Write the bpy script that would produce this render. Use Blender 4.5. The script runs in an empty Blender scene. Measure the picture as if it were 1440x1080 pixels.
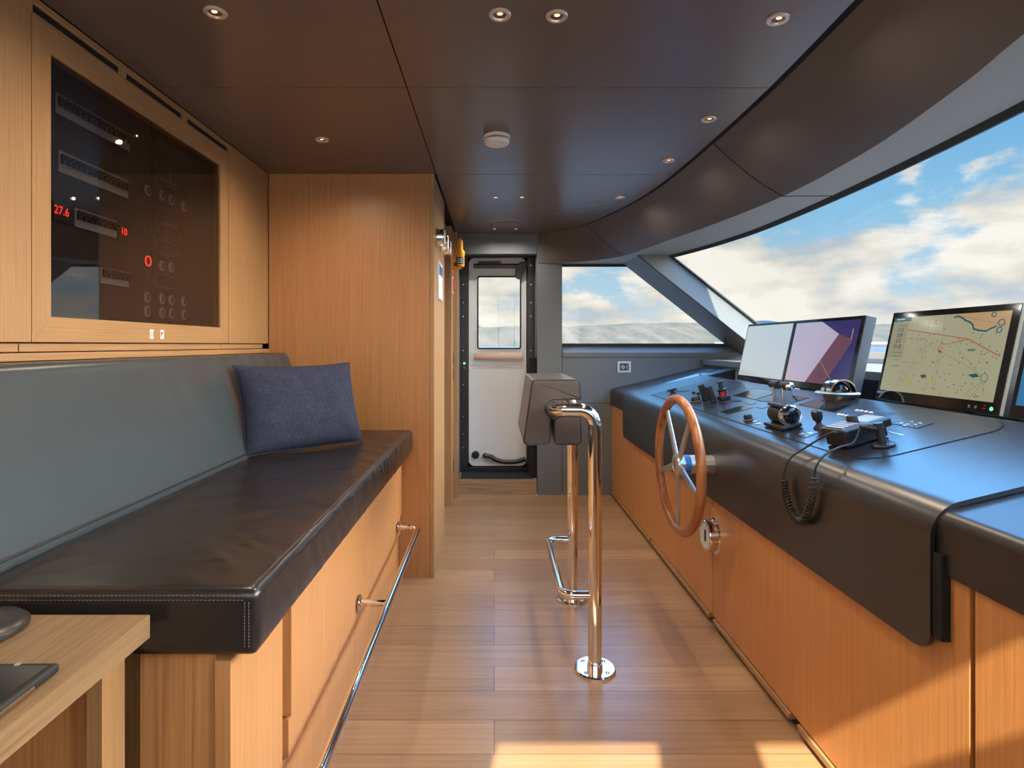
import bpy, bmesh, math, random
from mathutils import Vector, Matrix, noise
random.seed(7)
PI = math.pi
V = Vector
sc = bpy.context.scene
COL = sc.collection
H, F, CX, CY = 1.25, 800.0, 695.0, 485.0      # eye height, focal length and principal point of the 1440x1080 photograph
CEIL = 2.168

# ------------------------------------------------------------------ materials
MATS = {}
def mat(name, col, rough=.5, metal=0., spec=.5, emit=None, es=1., coat=0.):
    m = bpy.data.materials.new(name); m.use_nodes = True
    b = m.node_tree.nodes['Principled BSDF']
    b.inputs['Base Color'].default_value = (*col, 1)
    b.inputs['Roughness'].default_value = rough
    b.inputs['Metallic'].default_value = metal
    b.inputs['Specular IOR Level'].default_value = spec
    b.inputs['Coat Weight'].default_value = coat
    if emit:
        b.inputs['Emission Color'].default_value = (*emit, 1)
        b.inputs['Emission Strength'].default_value = es
    MATS[name] = m
    return m
def nd(m, t, **kw):
    n = m.node_tree.nodes.new(t)
    for k, v in kw.items():
        if hasattr(n, k): setattr(n, k, v)
        else: n.inputs[k].default_value = v
    return n
def lk(m, a, b): m.node_tree.links.new(a, b)
def ramp(m, stops):
    r = m.node_tree.nodes.new('ShaderNodeValToRGB')
    e = r.color_ramp.elements
    e[0].position, e[0].color = stops[0][0], (*stops[0][1], 1)
    e[1].position, e[1].color = stops[-1][0], (*stops[-1][1], 1)
    for p, c in stops[1:-1]:
        x = e.new(p); x.color = (*c, 1)
    return r
def coords(m, scale=(1, 1, 1)):
    tc = nd(m, 'ShaderNodeTexCoord'); mp = nd(m, 'ShaderNodeMapping')
    mp.inputs['Scale'].default_value = scale
    lk(m, tc.outputs['Object'], mp.inputs['Vector'])
    return mp.outputs['Vector']
def veneer(name, scale, cols, rough=.42, contrast=1.):
    """quarter-cut oak: fine parallel pores plus broad streaks; scale is small along the grain"""
    m = mat(name, cols[1], rough)
    b = m.node_tree.nodes['Principled BSDF']
    v = coords(m, scale)
    n1 = nd(m, 'ShaderNodeTexNoise'); n1.inputs['Scale'].default_value = 1.; n1.inputs['Detail'].default_value = 5; n1.inputs['Roughness'].default_value = .65
    lk(m, v, n1.inputs['Vector'])
    r = ramp(m, [(.30, cols[0]), (.5, cols[1]), (.72, cols[2])])
    lk(m, n1.outputs['Fac'], r.inputs['Fac'])
    v2 = coords(m, tuple(s * .09 for s in scale))
    n2 = nd(m, 'ShaderNodeTexNoise'); n2.inputs['Scale'].default_value = 1.; n2.inputs['Detail'].default_value = 2
    lk(m, v2, n2.inputs['Vector'])
    mx = nd(m, 'ShaderNodeMix', data_type='RGBA', blend_type='MULTIPLY')
    mx.inputs[0].default_value = .35 * contrast
    r2 = ramp(m, [(.35, (.72, .66, .6)), (.65, (1, 1, 1))])
    lk(m, n2.outputs['Fac'], r2.inputs['Fac'])
    lk(m, r.outputs['Color'], mx.inputs[6]); lk(m, r2.outputs['Color'], mx.inputs[7])
    lk(m, mx.outputs[2], b.inputs['Base Color'])
    bp = nd(m, 'ShaderNodeBump'); bp.inputs['Strength'].default_value = .12; bp.inputs['Distance'].default_value = .001
    lk(m, n1.outputs['Fac'], bp.inputs['Height']); lk(m, bp.outputs['Normal'], b.inputs['Normal'])
    return m
def hide(name, col, rough, spec=.5, bump=.2, sc_=220, crease=0., col2=None, aniso=(1, 1, 1)):
    """leather: fine pebble grain, optional long soft creases"""
    m = mat(name, col, rough, spec=spec)
    b = m.node_tree.nodes['Principled BSDF']
    v = coords(m)
    n1 = nd(m, 'ShaderNodeTexNoise'); n1.inputs['Scale'].default_value = sc_; n1.inputs['Detail'].default_value = 3
    lk(m, v, n1.inputs['Vector'])
    v2 = coords(m, aniso)
    n2 = nd(m, 'ShaderNodeTexNoise'); n2.inputs['Scale'].default_value = 9; n2.inputs['Detail'].default_value = 3
    lk(m, v2, n2.inputs['Vector'])
    b1 = nd(m, 'ShaderNodeBump'); b1.inputs['Strength'].default_value = bump; b1.inputs['Distance'].default_value = .0006
    lk(m, n1.outputs['Fac'], b1.inputs['Height'])
    b2 = nd(m, 'ShaderNodeBump'); b2.inputs['Strength'].default_value = crease; b2.inputs['Distance'].default_value = .006
    lk(m, n2.outputs['Fac'], b2.inputs['Height']); lk(m, b1.outputs['Normal'], b2.inputs['Normal'])
    lk(m, b2.outputs['Normal'], b.inputs['Normal'])
    if col2:
        n3 = nd(m, 'ShaderNodeTexNoise'); n3.inputs['Scale'].default_value = 2.2
        lk(m, v, n3.inputs['Vector'])
        r = ramp(m, [(.35, col), (.68, col2)]); lk(m, n3.outputs['Fac'], r.inputs['Fac'])
        lk(m, r.outputs['Color'], b.inputs['Base Color'])
    return m

OAK = [(.29, .152, .062), (.365, .202, .086), (.42, .245, .112)]
veneer('oak_upright', (260, 260, 3), OAK, contrast=.32)
veneer('oak_along', (260, 3, 260), OAK, contrast=.32)
veneer('oak_desk', (110, 3.0, 110), [(.17, .098, .045), (.245, .150, .074), (.30, .19, .098)])
veneer('oak_striped', (85, 85, 1.2), [(.30, .125, .043), (.50, .235, .088), (.57, .29, .12)], contrast=.8)
veneer('oak_tall', (260, 260, 2.8), [(.34, .150, .052), (.425, .192, .069), (.48, .23, .09)], contrast=.35)
veneer('oak_helm_bounce', (260, 260, 2.8), [(.47, .195, .058), (.57, .250, .080), (.63, .295, .104)], contrast=.3)  # same oak, warm bounced light put into its deeper orange
veneer('oak_console', (260, 260, 2.8), [(.41, .186, .066), (.50, .236, .086), (.56, .276, .108)], contrast=.3)
hide('leather_black', (.021, .018, .018), .33, .55, .15, 260, .10, None)
hide('leather_back_lit', (.037, .046, .052), .32, .6, .15, 260, .25)  # same leather as the seat, window light on it put into the colour
hide('leather_seat', (.017, .0145, .0145), .27, .6, .15, 260, .18, None, (.35, 4, 1))
hide('leather_taupe', (.080, .062, .054), .26, .7, .2, 240, .55)
hide('leather_ceiling', (.140, .106, .091), .27, .55, .35, 130, .14, (.14, .107, .092), (1, 2.5, 1))
hide('leather_valance', (.10, .086, .080), .46, .45, .3, 200, .10)
hide('leather_grey', (.125, .135, .138), .50, .45, .25, 200, .10, (.140, .149, .151))
hide('leather_pale', (.28, .285, .265), .55, .4, .25, 200, .12)
hide('leather_teal', (.165, .19, .19), .5, .4, .2, 200, .05)
mat('paint_black', (.011, .010, .010), .31, spec=.5).node_tree.nodes['Principled BSDF'].inputs['IOR'].default_value = 1.85
mat('paint_black_plate', (.014, .014, .015), .26, spec=.5).node_tree.nodes['Principled BSDF'].inputs['IOR'].default_value = 1.8
mat('groove_black', (.004, .004, .004), .8)
mat('plastic_black', (.014, .014, .015), .38)
mat('rubber_black', (.012, .012, .012), .62)
mat('metal_black', (.018, .018, .02), .35, spec=.6)
mat('chrome', (.80, .79, .77), .06, 1.)
mat('steel', (.62, .61, .6), .22, 1.)
mat('aluminium', (.66, .65, .63), .35, 1.)
mat('coppery_metal', (.52, .36, .27), .28, 1.)
mat('white_paint', (.78, .81, .82), .35)
mat('white_plastic', (.78, .74, .68), .4)
mat('paper_white', (.8, .82, .84), .4)
mat('yellow_plastic', (.90, .42, .02), .4)
mat('red_plastic', (.55, .03, .03), .35)
mat('navy_label', (.02, .035, .12), .4)
mat('blue_band', (.03, .14, .38), .3)
mat('grey_plate', (.30, .31, .33), .45)
mat('housing_grey', (.075, .082, .082), .42)
mat('lamp_cup', (.16, .11, .08), .35, .3)
mat('grey_faint', (.13, .13, .14), .5)
mat('board_dark', (.020, .018, .018), .6)
mat('mat_black', (.012, .013, .016), .9)
mat('white_deck', (.13, .112, .088), .6)
mat('glass_black', (.008, .008, .009), .07, spec=.5)
mat('screen_inset', (.010, .011, .013), .08, spec=.6)
mat('led_red', (.1, 0, 0), .4, emit=(1, .03, .02), es=2.5)
mat('led_green', (.02, .2, .05), .4, emit=(.1, 1, .3), es=1.2)
mat('led_white', (.5, .5, .5), .4, emit=(1, .95, .9), es=1.5)
mat('lamp_warm', (.6, .5, .4), .4, emit=(1, .62, .36), es=.9)
mat('lamp_ring', (.74, .62, .54), .3, .6)
# screen picture colours: lit pixels; pale and lilac also stand in for reflections
for nme, c, s in [('pix_chart', (.40, .39, .25), 0.47), ('pix_side', (.33, .32, .215), 0.47), ('pix_land', (.52, .34, .17), 0.47),
               ('pix_teal', (.012, .09, .13), 0.47), ('pix_ink', (.02, .02, .02), 0.44), ('pix_red', (.45, .03, .03), 0.50),
               ('pix_green', (.10, .38, .06), 0.50), ('pix_grey', (.16, .17, .14), 0.47), ('pix_dot', (.07, .08, .06), 0.47), ('pix_amber', (.48, .36, .08), 0.47),
               ('pix_pale_reflect', (.52, .60, .64), 0.52), ('reflect_lilac', (.48, .42, .56), 0.52), ('pix_navy', (.028, .02, .13), 0.52), ('pix_plum', (.14, .05, .09), 0.52), ('pix_blue', (.02, .18, .38), 0.50)]:
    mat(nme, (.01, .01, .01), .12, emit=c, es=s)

def fabric(name, col, col2):
    m = mat(name, col, .9, spec=.15)
    b = m.node_tree.nodes['Principled BSDF']
    w = []
    for s in ((1, 1, 12), (12, 1, 1)):
        v = coords(m, tuple(x * 46 for x in s))
        n = nd(m, 'ShaderNodeTexNoise'); n.inputs['Scale'].default_value = 1.6; n.inputs['Detail'].default_value = 2
        lk(m, v, n.inputs['Vector']); w.append(n.outputs['Fac'])
    ad = nd(m, 'ShaderNodeMath', operation='ADD'); lk(m, w[0], ad.inputs[0]); lk(m, w[1], ad.inputs[1])
    hf = nd(m, 'ShaderNodeMath', operation='MULTIPLY'); hf.inputs[1].default_value = .5; lk(m, ad.outputs[0], hf.inputs[0])
    r = ramp(m, [(.36, col), (.62, col2)]); lk(m, hf.outputs[0], r.inputs['Fac']); lk(m, r.outputs['Color'], b.inputs['Base Color'])
    bp = nd(m, 'ShaderNodeBump'); bp.inputs['Strength'].default_value = .5; bp.inputs['Distance'].default_value = .0015
    lk(m, hf.outputs[0], bp.inputs['Height']); lk(m, bp.outputs['Normal'], b.inputs['Normal'])
fabric('navy_fabric', (.015, .017, .034), (.046, .051, .086))

def wood_floor():
    m = mat('oak_planks', (.4, .25, .14), .30, spec=.5)
    b = m.node_tree.nodes['Principled BSDF']
    v = coords(m)
    br = nd(m, 'ShaderNodeTexBrick'); br.offset = .37; br.offset_frequency = 2; br.squash = 1
    br.inputs['Scale'].default_value = 1; br.inputs['Brick Width'].default_value = 1.7; br.inputs['Row Height'].default_value = .158
    br.inputs['Mortar Size'].default_value = .0011; br.inputs['Mortar Smooth'].default_value = .1; br.inputs['Bias'].default_value = 0
    br.inputs['Color1'].default_value = (0, 0, 0, 1); br.inputs['Color2'].default_value = (1, 1, 1, 1); br.inputs['Mortar'].default_value = (.5, .5, .5, 1)
    lk(m, v, br.inputs['Vector'])
    # grain runs along X; each plank shifted by its own shade so figures do not line up
    v3 = coords(m, (1.6, 26, 1))
    sh = nd(m, 'ShaderNodeVectorMath', operation='MULTIPLY_ADD')
    lk(m, br.outputs['Color'], sh.inputs[0]); sh.inputs[1].default_value = (17, 9, 3); lk(m, v3, sh.inputs[2])
    n = nd(m, 'ShaderNodeTexNoise'); n.inputs['Scale'].default_value = 1.; n.inputs['Detail'].default_value = 6; n.inputs['Roughness'].default_value = .6; n.inputs['Distortion'].default_value = .9
    lk(m, sh.outputs[0], n.inputs['Vector'])
    r = ramp(m, [(.28, (.305, .178, .090)), (.5, (.370, .220, .113)), (.72, (.425, .262, .140))])
    lk(m, n.outputs['Fac'], r.inputs['Fac'])
    wv = nd(m, 'ShaderNodeTexWave', wave_type='RINGS'); wv.inputs['Scale'].default_value = .55; wv.inputs['Distortion'].default_value = 7; wv.inputs['Detail'].default_value = 2; wv.inputs['Detail Scale'].default_value = .7
    lk(m, sh.outputs[0], wv.inputs['Vector'])
    rw = ramp(m, [(.0, (.86, .82, .78)), (.3, (1, 1, 1))]); lk(m, wv.outputs['Fac'], rw.inputs['Fac'])
    mw = nd(m, 'ShaderNodeMix', data_type='RGBA', blend_type='MULTIPLY'); mw.inputs[0].default_value = .55
    lk(m, r.outputs['Color'], mw.inputs[6]); lk(m, rw.outputs['Color'], mw.inputs[7])
    tone = ramp(m, [(0, (.80, .77, .74)), (1, (1.08, 1.06, 1.03))]); lk(m, br.outputs['Color'], tone.inputs['Fac'])
    m2 = nd(m, 'ShaderNodeMix', data_type='RGBA', blend_type='MULTIPLY'); m2.inputs[0].default_value = 1
    lk(m, mw.outputs[2], m2.inputs[6]); lk(m, tone.outputs['Color'], m2.inputs[7])
    m3 = nd(m, 'ShaderNodeMix', data_type='RGBA', blend_type='MIX')
    lk(m, br.outputs['Fac'], m3.inputs[0]); lk(m, m2.outputs[2], m3.inputs[6]); m3.inputs[7].default_value = (.07, .04, .02, 1)
    lk(m, m3.outputs[2], b.inputs['Base Color'])
    bp = nd(m, 'ShaderNodeBump'); bp.inputs['Strength'].default_value = .22; bp.inputs['Distance'].default_value = .0015
    iv = nd(m, 'ShaderNodeMath', operation='MULTIPLY_ADD'); lk(m, br.outputs['Fac'], iv.inputs[0]); iv.inputs[1].default_value = -1.2; lk(m, n.outputs['Fac'], iv.inputs[2])
    lk(m, iv.outputs[0], bp.inputs['Height']); lk(m, bp.outputs['Normal'], b.inputs['Normal'])
wood_floor()
veneer('teak_rim', (40, 40, 6), [(.22, .065, .018), (.36, .125, .038), (.46, .185, .065)], .3)
veneer('oak_step', (3, 60, 60), [(.22, .13, .065), (.36, .23, .125), (.44, .30, .17)], .4)

def glass(name, tint, gloss=1.0, f0=.045):
    m = bpy.data.materials.new(name); m.use_nodes = True; MATS[name] = m
    nt = m.node_tree; nt.nodes.clear()
    out = nd(m, 'ShaderNodeOutputMaterial'); tr = nd(m, 'ShaderNodeBsdfTransparent'); gl = nd(m, 'ShaderNodeBsdfGlossy'); mx = nd(m, 'ShaderNodeMixShader'); fr = nd(m, 'ShaderNodeLayerWeight'); pw_ = nd(m, 'ShaderNodeMath', operation='POWER'); ml_ = nd(m, 'ShaderNodeMath', operation='MULTIPLY_ADD')
    tr.inputs['Color'].default_value = (*tint, 1); gl.inputs['Roughness'].default_value = .0; gl.inputs['Color'].default_value = (gloss, gloss, gloss, 1); pw_.inputs[1].default_value = 5; ml_.inputs[1].default_value = .95; ml_.inputs[2].default_value = f0; lk(m, fr.outputs['Facing'], pw_.inputs[0]); lk(m, pw_.outputs[0], ml_.inputs[0])
    lk(m, ml_.outputs[0], mx.inputs[0]); lk(m, tr.outputs[0], mx.inputs[1]); lk(m, gl.outputs[0], mx.inputs[2]); lk(m, mx.outputs[0], out.inputs['Surface'])
glass('glass_clear', (.96, .98, .98), .6)
glass('glass_smoked', (.68, .65, .64), 1.0, .075)
def fill_blind():  # translucent cloth of the unseen blinds added as warm fill
    m = bpy.data.materials.new('fill_blind_cloth'); m.use_nodes = True; MATS['fill_blind_cloth'] = m
    nt = m.node_tree; nt.nodes.clear()
    out = nd(m, 'ShaderNodeOutputMaterial'); tr = nd(m, 'ShaderNodeBsdfTranslucent'); df = nd(m, 'ShaderNodeBsdfDiffuse'); mx = nd(m, 'ShaderNodeMixShader')
    tr.inputs['Color'].default_value = (.85, .78, .68, 1); df.inputs['Color'].default_value = (.8, .76, .7, 1); mx.inputs[0].default_value = .4
    lk(m, tr.outputs[0], mx.inputs[1]); lk(m, df.outputs[0], mx.inputs[2]); lk(m, mx.outputs[0], out.inputs['Surface'])
fill_blind()
def hills_mat():
    m = mat('hill_scrub', (.3, .3, .25), 1., spec=0)
    b = m.node_tree.nodes['Principled BSDF']
    v = coords(m, (.013, .0022, .012))
    n = nd(m, 'ShaderNodeTexNoise'); n.inputs['Scale'].default_value = 1.5; n.inputs['Detail'].default_value = 8; n.inputs['Roughness'].default_value = .65
    lk(m, v, n.inputs['Vector'])
    r = ramp(m, [(.34, (.056, .060, .042)), (.5, (.082, .072, .053)), (.66, (.108, .090, .068))])
    lk(m, n.outputs['Fac'], r.inputs['Fac']); lk(m, r.outputs['Color'], b.inputs['Base Color'])
hills_mat()
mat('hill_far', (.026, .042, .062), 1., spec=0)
mat('sea_water', (.045, .055, .058), .6, spec=.15)

# ------------------------------------------------------------------ mesh builder
BASE = {}
class MB:
    def __init__(s): s.bm = bmesh.new()
    def poly(s, pts, flip=False):
        vs = [s.bm.verts.new(p) for p in pts]
        if flip: vs.reverse()
        return s.bm.faces.new(vs)
    def merge(s, bm2, M=None):
        if M is not None: bm2.transform(M)
        me = bpy.data.meshes.new('tmp'); bm2.to_mesh(me); bm2.free(); s.bm.from_mesh(me); bpy.data.meshes.remove(me)
        return s
    def box(s, x0, x1, y0, y1, z0, z1, bev=0., seg=2, M=None):
        b = bmesh.new(); bmesh.ops.create_cube(b, size=1)
        for v in b.verts:
            v.co = V(((x0 + x1) / 2 + v.co.x * (x1 - x0), (y0 + y1) / 2 + v.co.y * (y1 - y0), (z0 + z1) / 2 + v.co.z * (z1 - z0)))
        if bev: bmesh.ops.bevel(b, geom=list(b.edges), offset=bev, segments=seg, profile=.5, affect='EDGES')
        return s.merge(b, M)
    def prism(s, pts, axis, a0, a1, bev=0., seg=2, M=None):
        """pts: 2D outline; extruded along axis from a0 to a1"""
        def mk(p, a):
            return V((a, p[0], p[1])) if axis == 'x' else V((p[0], a, p[1])) if axis == 'y' else V((p[0], p[1], a))
        b = bmesh.new()
        A = [b.verts.new(mk(p, a0)) for p in pts]; B = [b.verts.new(mk(p, a1)) for p in pts]
        n = len(pts)
        f0 = b.faces.new(A); f1 = b.faces.new(B[::-1])
        for i in range(n): b.faces.new((A[i], B[i], B[(i + 1) % n], A[(i + 1) % n]))
        bmesh.ops.recalc_face_normals(b, faces=b.faces)
        if bev:
            es = list(set(f0.edges) | set(f1.edges)) if bev > 0 else list(b.edges)
            bmesh.ops.bevel(b, geom=es, offset=abs(bev), segments=seg, profile=.5, affect='EDGES')
        return s.merge(b, M)
    def tube(s, path, r, n=16, closed=False, cap=True, rr=None):
        P = [V(p) for p in path]; m = len(P)
        T = []
        for i in range(m):
            if closed: t = P[(i + 1) % m] - P[i - 1]
            else: t = P[min(i + 1, m - 1)] - P[max(i - 1, 0)]
            T.append(t.normalized())
        up = V((0, 0, 1)) if abs(T[0].z) < .9 else V((1, 0, 0))
        N = (up - T[0] * up.dot(T[0])).normalized()
        rings = []
        for i in range(m):
            if i:
                N = N - T[i] * N.dot(T[i])
                N = N.normalized()
            Bn = T[i].cross(N)
            ri = rr[i] if rr else r
            rings.append([s.bm.verts.new(P[i] + (N * math.cos(2 * PI * k / n) + Bn * math.sin(2 * PI * k / n)) * ri) for k in range(n)])
        L = m if closed else m - 1
        for i in range(L):
            a, b = rings[i], rings[(i + 1) % m]
            for k in range(n): s.bm.faces.new((a[k], a[(k + 1) % n], b[(k + 1) % n], b[k]))
        if cap and not closed:
            s.bm.faces.new(rings[0][::-1]); s.bm.faces.new(rings[-1])
        return s
    def lathe(s, prof, n=32, M=None):
        """prof: (radius, height) about +Z"""
        b = bmesh.new(); rings = []
        for r, h in prof:
            rings.append([b.verts.new((r * math.cos(2 * PI * k / n), r * math.sin(2 * PI * k / n), h)) for k in range(n)] if r > 1e-6 else [b.verts.new((0, 0, h))])
        for a, c in zip(rings, rings[1:]):
            for k in range(n):
                q = [a[k % len(a)], a[(k + 1) % len(a)], c[(k + 1) % len(c)], c[k % len(c)]]
                u = []
                for x in q:
                    if x not in u: u.append(x)
                if len(u) > 2: b.faces.new(u)
        if len(rings[0]) > 1: b.faces.new(rings[0][::-1])
        if len(rings[-1]) > 1: b.faces.new(rings[-1])
        bmesh.ops.recalc_face_normals(b, faces=b.faces)
        return s.merge(b, M)
    def grid(s, fn, nu, nv, flip=False, closed_u=False):
        R = [[s.bm.verts.new(fn(i / nu, j / nv)) for j in range(nv + 1)] for i in range(nu + (0 if closed_u else 1))]
        for i in range(nu):
            for j in range(nv):
                q = [R[i][j], R[(i + 1) % len(R)][j], R[(i + 1) % len(R)][j + 1], R[i][j + 1]]
                s.bm.faces.new(q[::-1] if flip else q)
        return s
    def build(s, name, m, parent=None, smooth=35, recalc=False):
        me = bpy.data.meshes.new(name)
        if recalc: bmesh.ops.recalc_face_normals(s.bm, faces=s.bm.faces)
        off = BASE.get(parent.name, V((0, 0, 0))) if parent else V((0, 0, 0))
        for v in s.bm.verts: v.co -= off
        s.bm.to_mesh(me); s.bm.free()
        o = bpy.data.objects.new(name, me); COL.objects.link(o)
        for x in (m if isinstance(m, (list, tuple)) else [m]): me.materials.append(MATS[x])
        if smooth: me.shade_smooth(); me.set_sharp_from_angle(angle=math.radians(smooth))
        if parent: o.parent = parent
        BASE[o.name] = off
        if smooth and len(me.polygons) < 3000:
            w_ = o.modifiers.new('normals', 'WEIGHTED_NORMAL'); w_.keep_sharp = True
        return o
def tag(o, label=None, cat=None, group=None, kind=None):
    if label: o['label'] = label
    if cat: o['category'] = cat
    if group: o['group'] = group
    if kind: o['kind'] = kind
    return o
def thing(name, loc, label, cat, group=None, kind=None):
    o = bpy.data.objects.new(name, None); COL.objects.link(o); o.location = loc; o.empty_display_size = .05
    BASE[o.name] = V(loc)
    return tag(o, label, cat, group, kind)
def struct(o): o['kind'] = 'structure'; return o
def dup(root, loc, label, rot=None):
    r = root.copy(); COL.objects.link(r); r.location = loc
    if rot is not None: r.rotation_euler = rot
    if label: r['label'] = label
    for ch in list(root.children):
        c = ch.copy(); COL.objects.link(c); c.parent = r
        for g in ch.children:
            d = g.copy(); COL.objects.link(d); d.parent = c
    return r
def catmull(P, n):
    P = [V(p) for p in P]; Q = [P[0] * 2 - P[1]] + P + [P[-1] * 2 - P[-2]]; out = []
    for i in range(1, len(Q) - 2):
        a, b, c, d = Q[i - 1:i + 3]
        for k in range(n):
            t = k / n
            out.append(.5 * ((2 * b) + (c - a) * t + (2 * a - 5 * b + 4 * c - d) * t * t + (3 * b - a - 3 * c + d) * t ** 3))
    out.append(P[-1]); return out
def fillet(P, r, n=8):
    """round the inner corners of a polyline"""
    P = [V(p) for p in P]; out = [P[0]]
    for i in range(1, len(P) - 1):
        a = (P[i - 1] - P[i]); c = (P[i + 1] - P[i])
        ang = a.angle(c); d = min(r / math.tan(ang / 2), a.length * .49, c.length * .49); rr = d * math.tan(ang / 2)
        p0 = P[i] + a.normalized() * d; bis = (a.normalized() + c.normalized()).normalized()
        o = P[i] + bis * (rr / math.sin(ang / 2)); u = p0 - o; w = (P[i] + c.normalized() * d) - o
        th = u.angle(w)
        for k in range(n + 1):
            t = k / n
            out.append(o + (u * math.sin((1 - t) * th) + w * math.sin(t * th)) / math.sin(th))
    out.append(P[-1]); return out
def rrect(w, h, r, n=6):
    pts = []
    for cx, cy, a in ((w / 2 - r, h / 2 - r, 0), (-w / 2 + r, h / 2 - r, 90), (-w / 2 + r, -h / 2 + r, 180), (w / 2 - r, -h / 2 + r, 270)):
        for k in range(n + 1):
            t = math.radians(a + 90 * k / n); pts.append((cx + r * math.cos(t), cy + r * math.sin(t)))
    return pts
def frame_M(o, x, y, z): return Matrix(((x[0], y[0], z[0], o[0]), (x[1], y[1], z[1], o[1]), (x[2], y[2], z[2], o[2]), (0, 0, 0, 1)))
def axis_M(o, d, ref=(0, 0, 1)):
    z = V(d).normalized(); x = V(ref).cross(z)
    if x.length < 1e-4: x = V((1, 0, 0)).cross(z)
    x.normalize(); return frame_M(o, x, z.cross(x), z)
def text(parent, name, body, size, M, m, align='CENTER', depth=.0):
    cu = bpy.data.curves.new('t', 'FONT'); cu.body = body; cu.size = size; cu.align_x = align; cu.align_y = 'CENTER'; cu.extrude = depth
    ob = bpy.data.objects.new('t', cu); COL.objects.link(ob); bpy.context.view_layer.update()
    me = bpy.data.meshes.new_from_object(ob.evaluated_get(bpy.context.evaluated_depsgraph_get()))
    bpy.data.objects.remove(ob); bpy.data.curves.remove(cu)
    me.transform(M); off = BASE[parent.name]; me.transform(Matrix.Translation(-off))
    me.materials.clear(); me.materials.append(MATS[m])
    o = bpy.data.objects.new(name, me); COL.objects.link(o); o.parent = parent; BASE[o.name] = off
    return o
# ------------------------------------------------------------------ the setting
XL, YN, YF, YC = -1.212, -.42, 4.73, 3.05       # left wall face, near wall, far wall, front of the tall cabinet
struct(MB().box(-1.7, 2.4, YN, 4.73, -.05, 0).build('floor', 'oak_planks'))

# ceiling edge, valance lower edge and head of the windshield (X, Y) in plan
C1 = [(.90, -.42), (.92, .3), (.940, 1.0), (.958, 1.25), (.976, 1.515), (.998, 2.04), (.994, 2.6), (.975, 3.12), (.935, 3.5), (.850, 3.9), (.700, 4.36), (.55, 4.56), (.43, 4.665), (.355, 4.715)]
C2 = [(1.02, -.42), (1.06, .3), (1.115, 1.0), (1.16, 1.25), (1.225, 1.5), (1.308, 2.0), (1.320, 2.6), (1.237, 3.2), (1.150, 3.62), (1.07, 4.02), (.985, 4.34), (.82, 4.57), (.60, 4.69), (.362, 4.729)]
C3 = [(.98, -.42), (1.22, .3), (1.385, 1.0), (1.43, 1.25), (1.47, 1.55), (1.513, 2.015), (1.540, 2.59), (1.535, 3.25), (1.485, 3.68), (1.42, 4.0), (1.333, 4.317)]
NS = 8
S1 = catmull([(x, y, CEIL) for x, y in C1], NS); S2 = catmull([(x, y, 1.93) for x, y in C2], NS); S3 = catmull([(x, y, 1.93) for x, y in C3], NS)

# ceiling: leather panels with open joints and a black backing
def clip_x(y):
    for a, b in zip(S1, S1[1:]):
        if a.y <= y <= b.y: return a.x + (b.x - a.x) * (y - a.y) / (b.y - a.y + 1e-9)
    return S1[-1].x
mb = MB()
ys = [YN, .95, 2.03, 3.065, 3.93, 4.70]; g = .0022
for a, b in zip(ys, ys[1:]):
    if a < 3.0: mb.box(-1.205, -.312 - g, a + g, b - g, CEIL, CEIL + .02)
    n = 24
    L = [(-.312 + g, a + g + (b - a - 2 * g) * k / n) for k in (0, n)]
    R = [(clip_x(a + g + (b - a - 2 * g) * k / n) - .016, a + g + (b - a - 2 * g) * k / n) for k in range(n + 1)]
    mb.prism([L[1], L[0]] + R, 'z', CEIL, CEIL + .02)
ceiling = struct(mb.build('ceiling', 'leather_ceiling', smooth=20))
struct(MB().box(-1.7, 1.05, YN, 4.9, CEIL + .022, CEIL + .05).build('ceiling_backing', 'groove_black', ceiling))
# curved valance
mb = MB()
def strip(A, B, mb, rng=None, flip=False):
    ra = [mb.bm.verts.new(p) for p in A]; rb = [mb.bm.verts.new(p) for p in B]
    for i in range(len(A) - 1):
        if rng and not rng(i): continue
        q = (ra[i], ra[i + 1], rb[i + 1], rb[i]); mb.bm.faces.new(q[::-1] if flip else q)
U1 = [p + V((.012, .004, .004)) for p in S1]
Mid = []
for a, b in zip(U1, S2):
    c = (a + b) / 2; d = V((b.x - a.x, b.y - a.y, 0)); c -= V((0, 0, .02)); Mid.append(c)      # faintly bellied face
strip(U1, [a.lerp(m_, .5) - V((0, 0, .006)) for a, m_ in zip(U1, Mid)], mb); strip([a.lerp(m_, .5) - V((0, 0, .006)) for a, m_ in zip(U1, Mid)], Mid, mb)
strip(Mid, [m_.lerp(b, .5) - V((0, 0, .006)) for m_, b in zip(Mid, S2)], mb); strip([m_.lerp(b, .5) - V((0, 0, .006)) for m_, b in zip(Mid, S2)], S2, mb)
bmesh.ops.remove_doubles(mb.bm, verts=mb.bm.verts, dist=1e-5)
valance = struct(mb.build('trim_1', 'leather_valance', smooth=40))
mb = MB()                                             # stitched joints across it
for k in (6, 10):
    i = k * NS
    mb.tube([U1[i] - V((.0, 0, .001)), U1[i].lerp(Mid[i], .5) - V((0, 0, .0065)), Mid[i] - V((0, 0, .001)), Mid[i].lerp(S2[i], .5) - V((0, 0, .0065)), S2[i] - V((0, 0, .001))], .0017, 6)
struct(mb.build('trim_joint', 'groove_black', valance))
mb = MB()                                             # black shadow gap between ceiling panels and valance
strip([p + V((-.03, -.004, .022)) for p in S1], [p + V((.03, .01, .0)) for p in S1], mb)
struct(mb.build('shadow_gap', 'groove_black', valance))
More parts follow.
